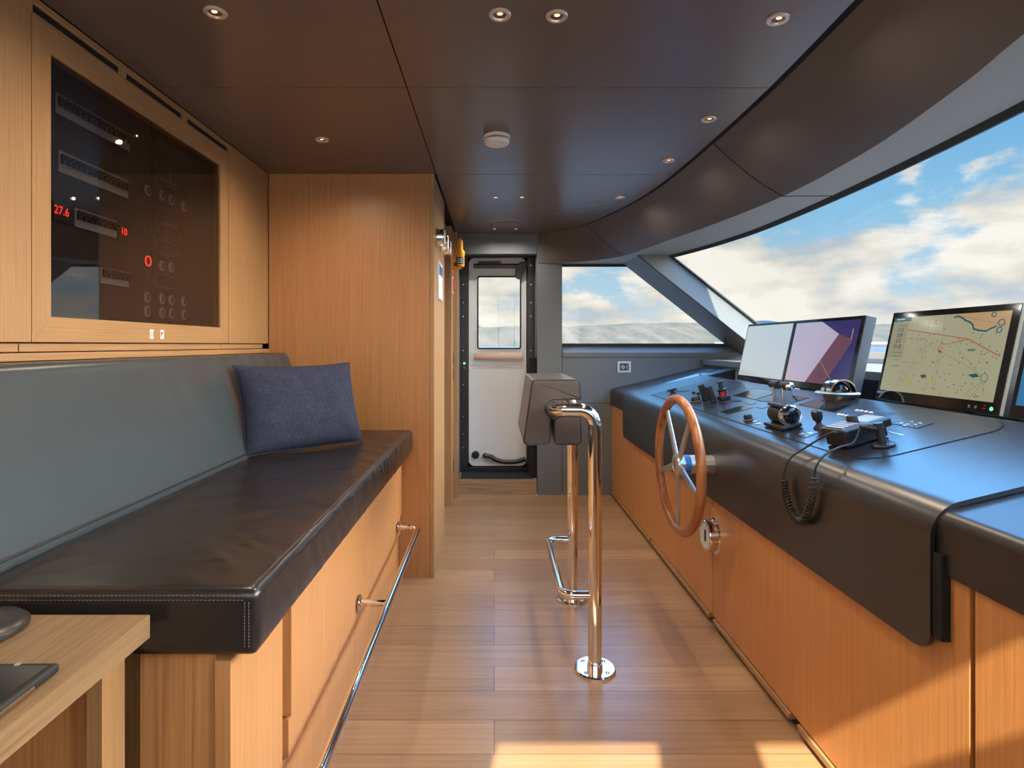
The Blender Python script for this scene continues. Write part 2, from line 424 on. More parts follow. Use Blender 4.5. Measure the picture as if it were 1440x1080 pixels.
# pale soffit behind the valance and the head over the side window
mb = MB()
strip(S2[:len(S3)], S3, mb)
i0 = 10 * NS
strip(S2[i0:], [V((p.x, 4.82, 1.93)) for p in S2[i0:]], mb)
mb.poly([S2[i0], V((S2[i0].x, 4.82, 1.93)), V((1.34, 4.82, 1.93)), S3[-1]])
soff = struct(mb.build('trim_2', 'leather_pale', smooth=40))
mb = MB(); i = 6 * NS; mb.tube([S2[i] - V((0, 0, .001)), S3[i] - V((0, 0, .001))], .0016, 6)
struct(mb.build('trim_joint', 'groove_black', soff))
# roof over all of it (keeps the sky out)
mb = MB(); mb.prism([(-1.7, YN), (1.0, YN), (1.45, 1.0), (1.56, 2.3), (1.54, 3.4), (1.36, 4.4), (1.36, 4.86), (-1.7, 4.86)], 'z', CEIL + .055, CEIL + .12)
mb.grid(lambda u, v: (lambda p: V((p.x + .015, p.y, 1.935 + v * (CEIL + .1 - 1.935))))(S3[int(round(u * (len(S3) - 1)))]), len(S3) - 1, 1)
struct(mb.build('roof', 'white_deck'))

# windshield
RK = 1.265
win = thing('window_1', (1.9, 2.3, 1.1), None, None, kind='structure')
ZB = 1.13
mb = MB(); strip(S3, [p + V((RK * (1.93 - ZB), 0, ZB - 1.93)) for p in S3], mb)
mb.build('window_glass', 'glass_clear', win, smooth=60)
mb = MB(); dz = .019
strip([p + V((-.006, 0, .004)) for p in S3], [p + V((RK * dz - .006, 0, -dz)) for p in S3], mb)
strip([p + V((RK * dz - .006, 0, -dz)) for p in S3], [p + V((RK * dz + .004, 0, -dz)) for p in S3], mb)
mb.build('window_gasket', 'rubber_black', win)
# corner post between windshield and side window
def post_x(z, o=0.): return 1.088 + RK * (1.93 - z) + o
post = thing('trim_3', (1.5, 4.5, 1.2), None, None, kind='structure')
mb = MB(); z0, z1 = 1.16, 1.932
mb.poly([(post_x(z1), 4.318, z1), (post_x(z1), 4.79, z1), (post_x(z0), 4.79, z0), (post_x(z0), 4.318, z0)])
mb.poly([(post_x(z1), 4.79, z1), (post_x(z1, .25), 4.79, z1), (post_x(z0, .25), 4.79, z0), (post_x(z0), 4.79, z0)])
mb.build('post_lining', 'leather_valance', post, recalc=False)
MB().poly([(post_x(z1), 4.317, z1), (post_x(z1, .25), 4.317, z1), (post_x(z0, .25), 4.317, z0), (post_x(z0), 4.317, z0)])
mb = MB(); mb.poly([(post_x(z1, .001), 4.317, z1), (post_x(z1, .25), 4.317, z1), (post_x(z0, .25), 4.317, z0), (post_x(z0, .001), 4.317, z0)])
mb.build('post_reveal', 'leather_teal', post)
mb = MB(); mb.tube([(post_x(z1, .245), 4.31, z1), (post_x(z0, .245), 4.31, z0)], .011, 8)
mb.tube([(post_x(z1, .001), 4.317, z1), (post_x(z0, .001), 4.317, z0)], .004, 6)
mb.build('post_gasket', 'rubber_black', post)
# side window in the far wall
w2 = thing('window_2', (1.2, 4.8, 1.24), None, None, kind='structure')
mb = MB(); mb.poly([(.56, 4.80, 1.24), (2.0, 4.80, 1.24), (post_x(1.93) + .05, 4.80, 1.93), (.56, 4.80, 1.93)])
mb.build('window_glass', 'glass_clear', w2)
mb = MB(); mb.box(.56, 1.99, 4.785, 4.80, 1.236, 1.262); mb.box(.56, 1.15, 4.785, 4.80, 1.908, 1.93); mb.box(.56, .571, 4.785, 4.80, 1.236, 1.93)
mb.build('window_gasket', 'rubber_black', w2)
mb = MB(); mb.prism([(4.722, 1.185), (4.722, 1.150), (4.86, 1.150), (4.86, 1.236), (4.79, 1.236)], 'x', .5685, 2.2, .003)
mb.build('window_sill', 'leather_grey', w2)

# far wall: column, panels, header and the door recess
mb = MB()
mb.box(.358, .5635, 4.73, 4.86, 0, 1.94)                      # column beside the door
mb.box(.5675, 2.6, 4.73, 4.86, .768, 1.149)                   # upper panel
mb.box(.5675, 2.6, 4.73, 4.86, 0, .764)                       # lower panel
mb.box(-.30, .353, 4.73, 4.80, 2.008, CEIL + .02)                      # header over the door
mb.box(.357, .57, 4.73, 4.80, 1.94, CEIL + .02)
mb.box(.352, .362, 4.78, 5.2, 0, 2.1)
mb.box(-.31, -.300, 4.735, 5.2, 0, 2.1); mb.box(-.31, .362, 4.80, 5.2, 2.03, 2.10)
wf = struct(mb.build('wall_far', 'leather_grey', smooth=0))
mb = MB(); mb.box(.30, 2.6, 4.775, 4.80, 0, 1.14); struct(mb.build('wall_backing', 'groove_black', wf))
mb = MB(); mb.box(-.298, .3535, YF, 5.2, 0, .133, .002); step = struct(mb.build('door_step', 'oak_step'))
mb = MB(); mb.box(-.283, .325, 4.735, 5.03, .133, .139, .002); tag(mb.build('door_mat', 'mat_black'), 'black mat on the wooden step at the white door', 'mat')
# left wall panels, cove strip with air slots
mb = MB()
mb.box(-1.26, XL, YN, 1.489, 1.2575, 2.121)
mb.box(-1.26, XL, 2.597, YC, 1.2575, 2.121)
mb.box(-1.26, -1.215, YN, 3.05, 0, .8)
mb.box(-1.33, -1.30, YN, 4.6, 0, CEIL + .06)
lw = struct(mb.build('wall_left', 'oak_upright', smooth=0))
mb = MB()                                                     # narrow strip and ledge under the cabinet
for a, b in ((YN, 1.455), (1.459, 2.53), (2.534, 2.99)): mb.box(-1.26, -1.218, a, b, 1.232, 1.2535, .001)
mb.box(-1.30, -1.205, YN, YC, 1.208, 1.229, .002)
struct(mb.build('trim_4', 'oak_along'))
mb = MB()
slots = [(1.494, 1.845), (1.874, 2.214), (2.248, 2.593)]
mb.box(-1.24, XL, YN, YC, 2.1225, 2.1255); 
edges = [YN] + [e for s_ in slots for e in s_] + [YC]
for a, b in zip(edges[::2], edges[1::2]): mb.box(-1.24, XL, a, b, 2.1255, 2.149)
mb.box(-1.24, XL, YN, YC, 2.149, CEIL)
for a, b in slots: mb.tube([(-1.2135, a, 2.1515), (-1.2135, b, 2.1515)], .004, 8)
struct(mb.build('trim_5', 'oak_along', smooth=30))
struct(MB().box(-1.27, -1.220, YN + .01, YC - .01, 2.124, 2.16).build('trim_6', 'groove_black'))
# passage beyond the tall cabinet and the door jambs on the left
mb = MB()
mb.box(-1.30, -.376, 4.395, 4.55, 0, CEIL + .04); mb.box(-.377, -.332, 4.395, 4.625, 0, CEIL, .001)
mb.box(-.40, -.299, 4.627, 4.732, 0, CEIL, .001)
jamb = struct(mb.build('door_2', 'oak_upright', smooth=0))
mb = MB()
for zc, hh in ((1.14, .045), (1.005, .045), (.27, .05)): mb.box(-.334, -.327, 4.605, 4.629, zc - hh, zc + hh, .002)
struct(mb.build('hinge', 'metal_black', jamb))
struct(MB().box(-1.3, -1.2, 3.69, 4.4, 0, CEIL).build('wall_passage', 'oak_upright'))
# near wall behind the viewer: sun slits, with windows and blinds added for warm fill
mb = MB()
ops = [(-1.12, -.47, 2.146), (-.43, .07, 1.966), (.09, .36, 2.146), (.38, .82, 1.966), (.84, 1.5, 2.146)]
mb.box(-1.75, 2.6, YN - .012, YN, 0, 1.05); mb.box(-1.75, 1.6, YN - .012, YN, 2.146, CEIL + .08)
es_ = [-1.75] + [e for o_ in ops for e in o_[:2]] + [2.6]
for a, b in zip(es_[::2], es_[1::2]): mb.box(a, b, YN - .012, YN, 1.05, 2.146)
struct(mb.build('wall_near', 'leather_grey', smooth=0))
for i, (a, b, zb) in enumerate(ops):
    w = thing('window_%d' % (3 + i), ((a + b) / 2, YN, 1.05), None, None, kind='structure')
    mb = MB(); mb.poly([(a, YN - .010, 1.05), (b, YN - .010, 1.05), (b, YN - .010, 2.146), (a, YN - .010, 2.146)]); mb.build('window_glass', 'glass_clear', w)
    mb = MB(); mb.poly([(a, YN - .006, 1.05), (b, YN - .006, 1.05), (b, YN - .006, zb), (a, YN - .006, zb)]); mb.build('fill_blind', 'fill_blind_cloth', w)
# dashboard shelf and bulkhead under the windshield
mb = MB()
mb.prism([(1.72, YN), (2.1, YN), (2.42, 1.0), (2.55, 2.3), (2.55, 3.3), (2.35, 4.33), (2.2, 4.725), (1.72, 4.725)], 'z', 1.09, 1.128)
dash = struct(mb.build('wall_right', 'leather_grey', smooth=0))
mb = MB(); strip([V((p.x + RK * .8, p.y, 1.16)) for p in S3], [V((p.x + RK * .8, p.y, -.1)) for p in S3], mb)
struct(mb.build('bulkhead', 'leather_grey', dash))

# ------------------------------------------------------------------ soft upholstery block
def axis_samples(a, b, r, n):
    k = 5
    s = [a + r * (1 - math.cos(PI / 2 * i / k)) for i in range(k)] + [a + r + (b - a - 2 * r) * i / n for i in range(n + 1)] + [b - r * (1 - math.cos(PI / 2 * i / k)) for i in range(k - 1, -1, -1)]
    return s
def soft_box(lo, hi, r, n, disp=None, shear=None):
    X = [axis_samples(lo[i], hi[i], r, n[i]) for i in range(3)]
    mb = MB(); bm = mb.bm; cache = {}
    c0 = [lo[i] + r for i in range(3)]; c1 = [hi[i] - r for i in range(3)]
    def vert(i, j, k):
        if (i, j, k) in cache: return cache[(i, j, k)]
        p = V((X[0][i], X[1][j], X[2][k]))
        q = V([min(max(p[t], c0[t]), c1[t]) for t in range(3)]); d = p - q
        nrm = d.normalized() if d.length > 1e-9 else V((0, 0, 1))
        p = q + nrm * r
        if disp: p = p + nrm * disp(p, nrm)
        if shear: p = shear(p)
        cache[(i, j, k)] = bm.verts.new(p); return cache[(i, j, k)]
    L = [len(x) - 1 for x in X]
    for ax in range(3):
        a, b = [t for t in range(3) if t != ax]
        for side in (0, L[ax]):
            for i in range(L[a]):
                for j in range(L[b]):
                    q = []
                    for di, dj in ((0, 0), (1, 0), (1, 1), (0, 1)):
                        idx = [0, 0, 0]; idx[ax] = side; idx[a] = i + di; idx[b] = j + dj; q.append(vert(*idx))
                    bm.faces.new(q)
    bmesh.ops.recalc_face_normals(bm, faces=bm.faces)
    return mb
def sstep(a, b, x):
    t = min(max((x - a) / (b - a), 0), 1); return t * t * (3 - 2 * t)

# ------------------------------------------------------------------ bench
bench = thing('bench', (-.85, 2.05, 0), 'long black leather bench with wooden drawer base and chrome foot rail', 'bench')
mb = MB(); mb.box(-1.21, -.525, 1.095, 3.045, 0, .668); mb.build('base', 'oak_upright', bench)
mb = MB(); mb.box(-.668, -.5245, 1.072, 1.094, 0, .668, .001); mb.build('end_panel', 'oak_striped', bench)
mb = MB(); mb.box(-.524, -.494, 1.066, 1.328, .03, .657, .0012); mb.build('cupboard_door', 'oak_console', bench)
mb = MB(); mb.box(-.524, -.494, 1.386, 3.042, .345, .657, .0012); mb.build('drawer', 'oak_console', bench)
mb = MB(); mb.box(-.524, -.501, 1.386, 3.042, .243, .336, .0012); mb.build('drawer', 'oak_console', bench)
mb = MB(); mb.box(-.524, -.512, 1.340, 3.042, 0, .240, .0012); mb.build('plinth', 'oak_console', bench)
def seat_disp(p, n):
    d = 0
    if n.z > .6:
        front = sstep(-.72, -.50, p.x) * (1 - sstep(-.462, -.446, p.x)); mid = 1 - sstep(-.60, -.45, p.x)
        w = noise.noise(V((p.x * 1.6, p.y * 14 + p.x * 13, 1.3))) * .5 + noise.noise(V((p.x * 3, p.y * 30 + p.x * 24, 7.7))) * .5
        d += .009 * w * front * sstep(1.06, 1.14, p.y) * sstep(0, .06, 3.04 - p.y)
        d += .0028 * noise.noise(V((p.x * 3, p.y * 13 - p.x * 7, 4.))) * mid * sstep(1.06, 1.2, p.y)
        d += .004 * sstep(1.05, 1.25, p.y) * sstep(3.045, 2.9, p.y) * sstep(-.44, -.56, p.x)
    elif n.x > .6:
        d += .005 * noise.noise(V((p.z * 7, p.y * 20 + p.z * 14, 2.))) * sstep(1.05, 1.2, p.y)
        d -= .003 * sstep(.72, .68, p.z)
    return d
cush = soft_box((-1.0, 1.052, .670), (-.437, 3.045, .797), .020, (26, 150, 6), seat_disp).build('seat_cushion', 'leather_seat', bench, smooth=80)
def stitch(a, b, n):
    a, b = V(a), V(b); st = (b - a).length / n; t = (b - a).normalized(); mb = MB()
    for i in range(n): mb.tube([a + t * (st * (i + .2)), a + t * (st * (i + .78))], .0007, 5)
    mb.build('stitching', 'grey_faint', cush)
for z_ in (.7865, .778): stitch((-.99, 1.0515, z_), (-.462, 1.0515, z_), 70)
for x_ in (-.4615, -.4535): stitch((x_, 1.0515, .69), (x_, 1.0515, .775), 14)
stitch((-.4545, 1.08, .7975), (-.4545, 3.03, .7975), 240)
def back_disp(p, n):
    if n.x < .5: return 0
    w = noise.noise(V((p.y * 7 + p.z * 2.5, p.z * 1.3, 3.))) * .7 + noise.noise(V((p.y * 16 + p.z * 5, p.z * 2, 9.))) * .3
    return .009 * w * sstep(.85, 1.12, p.z) * sstep(1.5, 1.95, p.y) + .003 * noise.noise(V((p.y * 2, p.z * 3, 0.)))
bk = soft_box((-1.062, 1.052, .790), (-.968, 3.045, 1.207), .022, (3, 120, 30), back_disp, lambda p: V((p.x - .32 * (p.z - .79), p.y, p.z))).build('backrest', 'leather_back_lit', bench, smooth=80)
mb = MB(); mb.tube([(-.9715 - .32 * .03 + .012, 1.07, .823), (-.9715 - .32 * .03 + .012, 3.03, .823)], .0028, 8); mb.build('piping', 'leather_black', bk, smooth=60)
rail_pts = fillet([(-.494, 1.225, .298), (-.388, 1.225, .298), (-.388, 2.925, .312), (-.494, 2.925, .312)], .045)
rail = MB().tube(rail_pts, .0145, 16).build('foot_rail', 'chrome', bench, smooth=60)
mb = MB(); mb.tube([(-.494, 2.083, .305), (-.39, 2.083, .305)], .0125, 16); mb.build('standoff', 'chrome', rail, smooth=60)
for y_, z_ in ((1.225, .298), (2.083, .305), (2.925, .312)): MB().lathe([(0.001, .006), (.024, .006), (.029, .003), (.029, 0)], 24, axis_M((-.4945, y_, z_), (1, 0, 0))).build('wall_flange', 'chrome', rail)

# throw pillow
def pillow(loc, u, v, a, b, t):
    u = V(u).normalized(); v = V(v); v = (v - u * v.dot(u)).normalized(); n = u.cross(v)
    root = thing('throw_pillow', loc, 'navy blue woven throw pillow leaning in the corner of the black bench', 'pillow')
    def P(s, q, side):
        x = a * s * (1 - .055 * (1 - q * q)); y = b * q * (1 - .075 * (1 - s * s))
        th = t * (max(0, 1 - s ** 4) ** .55) * (max(0, 1 - q ** 4) ** .55)
        th *= 1 - .10 * noise.noise(V((s * 2.2, q * 2.2, side * 3.)))
        th *= 1 if side > 0 else .30
        th += .006 * noise.noise(V((s * 5 + 2, q * 5, side * 5.))) * (1 - s ** 4) * (1 - q ** 4)
        if q < 0: y += b * .05 * (1 - abs(s)) * q
        return V(loc) + u * x + v * (y + b) + n * (side * th)
    def fn(side): return lambda i, j: P(math.sin((i * 2 - 1) * PI / 2), math.sin((j * 2 - 1) * PI / 2), side)
    mb = MB(); mb.grid(fn(1), 44, 36); mb.grid(fn(-1), 44, 36, flip=True)
    bmesh.ops.remove_doubles(mb.bm, verts=mb.bm.verts, dist=1e-5)
    mb.build('cover', 'navy_fabric', root, smooth=180)
    E = [P(-1 + 2 * k / 30, -1, 0) for k in range(30)] + [P(1, -1 + 2 * k / 24, 0) for k in range(24)] + [P(1 - 2 * k / 30, 1, 0) for k in range(30)] + [P(-1, 1 - 2 * k / 24, 0) for k in range(24)]
    MB().tube(E, .0042, 8, closed=True).build('piping', 'navy_fabric', root, smooth=60)
pillow((-.795, 2.43, .808), (.37, .38, 0), (-.06, .11, .376), .268, .187, .075)

# ------------------------------------------------------------------ tall cabinet and what hangs on its side
tall = thing('tall_cabinet', (-.8, 3.36, 0), 'tall oak cabinet rising to the ceiling at the far end of the bench', 'cabinet')
MB().box(-1.208, -.345, 3.05, 3.68, 0, CEIL - .001).build('body', 'oak_tall', tall)
MB().box(-.344, -.322, 3.049, 3.68, 0, CEIL - .001, .001).build('edge_panel', 'oak_upright', tall)
for (yy, zz, lab) in ((3.17, 1.848, 'round chrome cased instrument on the tall cabinet side, nearest the bench'), (3.40, 1.858, 'round chrome cased instrument on the tall cabinet side, middle of the row of three'), (3.60, 1.862, 'round chrome cased instrument on the tall cabinet side, closest to the yellow beacon')):
    if yy == 3.17:
        t0 = thing('wall_instrument', (-.322, yy, zz), lab, 'instrument', 'chrome instruments on the tall cabinet')
        M = axis_M((-.322, yy, zz), (1, 0, 0))
        MB().lathe([(.056, 0), (.056, .006), (.048, .008), (.048, .038), (.051, .041), (.051, .046), (.045, .047), (.045, .036)], 36, M).build('case', 'chrome', t0)
        MB().lathe([(0, .0415), (.044, .0415), (.044, .044)], 32, M).build('dial', 'paper_white', t0)
        mb = MB(); mb.box(-.001, .001, -.005, .032, .0445, .0455, M=M); mb.box(-.001, .001, -.005, .022, .0445, .0455, M=M @ Matrix.Rotation(1.9, 4, 'Z')); mb.build('pointer', 'plastic_black', t0)
    else: dup(t0, (-.322, yy, zz), lab)
nt = thing('notice', (-.32, 3.36, 1.625), 'pale framed notice on the side of the tall cabinet', 'notice')
MB().box(-.322, -.316, 3.24, 3.48, 1.51, 1.74, .001).build('frame', 'aluminium', nt)
MB().box(-.3165, -.3150, 3.252, 3.468, 1.522, 1.728).build('sheet', 'paper_white', nt)
mb = MB(); mb.box(-.3155, -.3146, 3.262, 3.458, 1.655, 1.715); mb.build('printed_block', 'blue_band', nt)
ep = thing('emergency_beacon', (-.27, 4.5, 1.85), 'yellow emergency beacon in its bracket beside the white door', 'beacon')
mb = MB(); mb.box(-.3325, -.314, 4.465, 4.535, 1.862, 1.945, .003); mb.box(-.330, -.262, 4.47, 4.53, 1.850, 1.864, .003); mb.build('bracket', 'yellow_plastic', ep)
body = MB().lathe([(0, 1.864), (.026, 1.864), (.034, 1.872), (.034, 1.955), (.038, 1.962), (.038, 1.985), (.030, 1.998), (.0235, 2.0), (.0235, 2.065), (.018, 2.078), (.006, 2.083), (.005, 2.098), (0, 2.1)], 28, Matrix.Translation((-.27, 4.5, 0))).build('body', 'yellow_plastic', ep)
mb = MB(); mb.grid(lambda u, v: (-.27 + .0348 * math.sin((u - .5) * 1.9), 4.5 - .0348 * math.cos((u - .5) * 1.9), 1.885 + .055 * v), 10, 1); mb.build('label', 'navy_label', body)
mb = MB()
for k in range(3): mb.grid(lambda u, v: (-.27 + .0352 * math.sin((u - .5) * 1.4), 4.5 - .0352 * math.cos((u - .5) * 1.4), 1.895 + .014 * k + .006 * v), 8, 1)
mb.build('label_print', 'paper_white', body)
mb = MB(); mb.box(-.318, -.300, 4.462, 4.476, 1.868, 1.90, .004); mb.build('latch', 'metal_black', ep)
al = thing('alarm_switch', (-.33, 4.5, 1.67), 'small red alarm switch under the yellow beacon', 'switch')
MB().box(-.332, -.322, 4.455, 4.545, 1.655, 1.785, .003).build('plate', 'white_plastic', al)
MB().box(-.323, -.310, 4.465, 4.535, 1.668, 1.772, .004).build('button', 'red_plastic', al)

# ------------------------------------------------------------------ wall cabinet with smoked glass doors
pc = thing('wall_cabinet', (-1.22, 2.04, 1.257), 'oak framed wall cabinet with smoked glass doors over electrical switchboards', 'cabinet')
Y0, Y1, Z0, Z1, y0, y1, z0, z1 = 1.492, 2.594, 1.2575, 2.121, 1.556, 2.519, 1.327, 2.045
for pts, m in (([(Y0, Z0), (Y0, Z1), (y0, z1), (y0, z0)], 'oak_upright'), ([(Y1, Z0), (Y1, Z1), (y1, z1), (y1, z0)], 'oak_upright')):
    MB().prism(pts, 'x', -1.245, XL, .0008).build('frame_stile', m, pc)
for pts, m in (([(Y0, Z0), (Y1, Z0), (y1, z0), (y0, z0)], 'oak_along'), ([(Y0, Z1), (Y1, Z1), (y1, z1), (y0, z1)], 'oak_along')):
    MB().prism(pts, 'x', -1.245, XL, .0008).build('frame_rail', m, pc)
for a, b in ((y0, 2.029), (2.0315, y1)):
    MB().box(-1.225, -1.220, a, b, z0, z1).build('glass_door', 'glass_smoked', pc)
MB().box(-1.2625, -1.2605, y0 - .06, y1 + .06, z0 - .05, z1 + .05).build('switchboard', 'board_dark', pc)
XB = -1.2595
def pan(px, py): Y = -XB * 800 / (695 - px); return Y, H + (485 - py) * Y / 800
for (px0, py0, px1, py1, hh) in ((77, 140, 181, 196, .060), (81, 222, 179, 262, .062), (104, 299, 163, 320, .056), (140, 382, 180, 390, .05)):
    ya, za = pan(px0, py0); yb, zb = pan(px1, py1); zc = (za + zb) / 2 - .01
    pl = MB().box(XB, XB + .004, ya, yb, zc - hh / 2, zc + hh / 2, .001).build('breaker_strip', 'grey_plate', pc)
    mb = MB(); n = int((yb - ya) / .022)
    for i in range(n):
        yy = ya + (i + .5) * (yb - ya) / n
        mb.box(XB + .004, XB + .014, yy - .007, yy + .007, zc - .006, zc + .022, .002)
        mb.box(XB + .012, XB + .022, yy - .004, yy + .004, zc + .006, zc + .013, .001)
    mb.build('breaker', 'plastic_black', pl)
ML = lambda y, z, x=XB + .006: frame_M((x, y, z), (0, 1, 0), (0, 0, 1), (1, 0, 0))
for px, py, body_, s in ((84, 297, '27.6', .034), (172, 326, '10', .034)):
    y, z = pan(px, py)
    dd = MB().box(XB, XB + .005, y - .03, y + .034, z - .03, z + .026, .001).build('digital_meter', 'board_dark', pc)
    text(dd, 'red_digits', body_, s, ML(y, z), 'led_red')
y, z = pan(243, 215); text(pc, 'panel_lettering', 'SANLORENZO', .036, ML(y, z), 'grey_faint')
y, z = pan(192, 191); MB().lathe([(0, .004), (.0035, .003), (.0035, 0)], 10, axis_M((XB, y, z), (1, 0, 0))).build('pilot_light', 'led_white', pc)
for px, py in ((207, 268), (227, 275), (240, 281), (258, 291), (227, 374), (240, 376), (206, 418), (227, 420), (240, 422), (258, 424), (206, 438), (227, 440), (240, 441), (258, 443)):
    y, z = pan(px, py); M = axis_M((XB, y, z), (1, 0, 0))
    gk = MB().lathe([(.020, 0), (.020, .004), (.017, .005), (.017, .002), (0, .002)], 24, M).build('round_gauge', 'grey_plate', pc)
    MB().box(-.0012, .0012, -.012, .012, .002, .012, M=M).build('gauge_pointer', 'grey_faint', gk)
y, z = pan(208, 367); MB().tube([(XB + .002, y + .017 * math.cos(k * PI / 12), z + .017 * math.sin(k * PI / 12)) for k in range(24)], .0022, 6, closed=True).build('alarm_knob', 'led_red', pc)
for px, py, a in ((238, 307, .075), (238, 327, .078), (236, 350, .08), (233, 396, .08)):
    y, z = pan(px, py); mb = MB()
    for k in (1, .86):
        mb.tube([(XB + .002, y + k * a * math.copysign(abs(math.cos(t)) ** (.8 if math.cos(t) > 0 else .25), math.cos(t)), z + k * .028 * math.sin(t)) for t in [2 * PI * i / 40 for i in range(40)]], .0011, 5, closed=True)
    for q in (-.5, -.2, .1, .4): mb.box(XB, XB + .003, y + q * a - .001, y + q * a + .001, z - .024, z + .024)
    mb.build('mimic_diagram', 'grey_faint', pc)
y, z = pan(238, 257)
mb = MB(); mb.box(XB, XB + .003, y - .06, y + .05, z - .004, z + .004); mb.box(XB, XB + .003, y - .02, y + .06, z - .02, z - .014); mb.box(XB, XB + .003, y - .004, y + .002, z, z + .05); mb.build('boat_outline', 'grey_faint', pc)
for yy, red in ((2.012, 0), (2.075, 1)):
    st = MB().box(XL, XL + .0012, yy - .010, yy + .010, 1.272, 1.304).build('sticker', 'paper_white', pc)
    mb = MB()
    if red: mb.prism([(yy - .007, 1.279), (yy - .007, 1.297), (yy + .007, 1.297)], 'x', XL + .0012, XL + .0018); mb.build('sticker_mark', 'red_plastic', st)
    else:
        for a, b, c, d in ((-.008, .008, 1.280, 1.283), (-.008, .008, 1.293, 1.296), (-.008, -.005, 1.283, 1.293), (.005, .008, 1.283, 1.293), (-.001, .001, 1.285, 1.291)): mb.box(XL + .0012, XL + .0018, yy + a, yy + b, c, d)
        mb.build('sticker_mark', 'grey_plate', st)

# ------------------------------------------------------------------ the white door in its recess
d1 = thing('door_1', (.03, 5.05, .139), None, None, kind='structure')
mb = MB()
mb.box(-.2995, -.232, 4.985, 5.10, .139, 2.03, .004); mb.box(.290, .3515, 4.985, 5.10, .139, 2.03, .004); mb.box(-.2995, .3515, 4.985, 5.10, 2.016, 2.06, .004); mb.box(-.232, .290, 5.005, 5.10, .139, .172, .003)
mb.box(-.33, -.2, 5.078, 5.10, .139, 2.06); mb.box(.26, .36, 5.078, 5.10, .139, 2.06); mb.box(-.33, .36, 5.078, 5.10, 1.99, 2.1); mb.box(-.33, .36, 5.078, 5.10, 0, .2)
fr_ = mb.build('door_frame', 'metal_black', d1)
mb = MB()
for zz in (.35, .47, .62, .9, 1.2, 1.5, 1.62, 1.78, 1.95):
    for xx in (-.272, .322): mb.lathe([(0, .003), (.006, .002), (.007, 0)], 10, axis_M((xx, 4.985, zz), (0, -1, 0)))
mb.build('screw', 'steel', fr_)
def ring_face(mb, o, i, yA, yB, M0):
    """plate with a rounded opening between outlines o and i (same point count)"""
    n = len(o)
    for A, yy, fl in ((0, yA, False), (1, yB, True)):
        pass
    vo = [[mb.bm.verts.new((M0[0] + p[0], y_, M0[1] + p[1])) for p in o] for y_ in (yA, yB)]
    vi = [[mb.bm.verts.new((M0[2] + p[0], y_, M0[3] + p[1])) for p in i] for y_ in (yA, yB)]
    for k in range(n):
        j = (k + 1) % n
        mb.bm.faces.new((vo[0][k], vo[0][j], vi[0][j], vi[0][k])); mb.bm.faces.new((vo[1][j], vo[1][k], vi[1][k], vi[1][j]))
        mb.bm.faces.new((vo[0][j], vo[0][k], vo[1][k], vo[1][j])); mb.bm.faces.new((vi[0][k], vi[0][j], vi[1][j], vi[1][k]))
    bmesh.ops.recalc_face_normals(mb.bm, faces=mb.bm.faces)
    return mb
lc = (.029, 1.099); wc = (.044, 1.536)
leaf = ring_face(MB(), rrect(.508, 1.836, .05), rrect(.385, .64, .02), 5.03, 5.075, (*lc, *wc)).build('door_leaf', 'white_paint', d1, smooth=30)
ring_face(MB(), rrect(.412, .672, .03), rrect(.388, .645, .02), 5.024, 5.032, (*wc, *wc)).build('window_rim', 'white_paint', leaf, smooth=30)
ring_face(MB(), rrect(.390, .648, .022), rrect(.366, .624, .014), 5.020, 5.045, (*wc, *wc)).build('window_gasket', 'rubber_black', leaf, smooth=30)
MB().box(wc[0] - .19, wc[0] + .19, 5.046, 5.052, wc[1] - .318, wc[1] + .318).build('window_glass', 'glass_clear', leaf)
mb = MB(); mb.box(-.215, .275, 5.0285, 5.0305, 1.062, 1.066); mb.box(-.17, .25, 5.028, 5.0305, 1.045, 1.049); mb.build('pressed_line', 'steel', leaf)
mb = MB(); mb.box(-.172, .252, 4.985, 5.003, 1.128, 1.178, .004); mb.box(-.165, -.145, 5.0, 5.031, 1.14, 1.166); mb.box(.225, .245, 5.0, 5.031, 1.14, 1.166); mb.build('push_bar', 'coppery_metal', d1)  # polished steel; the reflected wood is put into its copper colour
mb = MB(); M = axis_M((-.165, 5.03, .279), (0, -1, 0)); mb.lathe([(.034, 0), (.034, .012), (.027, .022), (.012, .024), (0, .020)], 24, M); mb.build('drain_knob', 'plastic_black', d1)
mb = MB(); mb.prism([(x * 1 - .04, z + .272) for x, z in rrect(.15, .062, .03)], 'y', 5.026, 5.03); mb.build('lever_plate', 'white_paint', d1)
lv = MB().tube(catmull([(-.085, 5.0, .276), (-.03, 4.998, .268), (.02, 4.99, .240), (.10, 4.985, .225), (.19, 4.985, .228), (.275, 4.985, .252)], 6), .020, 12).build('door_lever', 'metal_black', d1, smooth=60)
mb = MB(); mb.lathe([(0, .03), (.022, .03), (.022, 0)], 16, axis_M((-.08, 5.03, .276), (0, -1, 0))); mb.lathe([(0, .02), (.012, .02), (.012, 0)], 16, axis_M((-.005, 5.0, .25), (0, -1, 0))); mb.build('lever_boss', 'metal_black', lv)
mb = MB(); mb.box(-.182, .245, 4.998, 5.02, 1.925, 1.965, .008); mb.box(-.14, .06, 4.99, 5.012, 1.967, 1.985, .003); ca = mb.build('closer_arm', 'metal_black', d1)
mb = MB()
for xx in (-.155, -.115): mb.lathe([(0, .004), (.010, .003), (.011, 0)], 14, axis_M((xx, 5.003, 1.948), (0, -1, 0)))
mb.build('bolt', 'steel', ca)
mb = MB(); mb.prism([(.19, 1.93), (.225, 1.975), (.29, 1.985), (.285, 1.93), (.25, 1.86), (.235, 1.82), (.19, 1.835), (.185, 1.86)], 'y', 4.975, 5.02, -.006); mb.build('hinge_bracket', 'metal_black', d1)
mb = MB(); mb.lathe([(0, .008), (.009, .006), (.010, 0)], 14, axis_M((-.262, 4.985, 1.088), (0, -1, 0))); mb.build('indicator_lamp', 'led_green', d1)
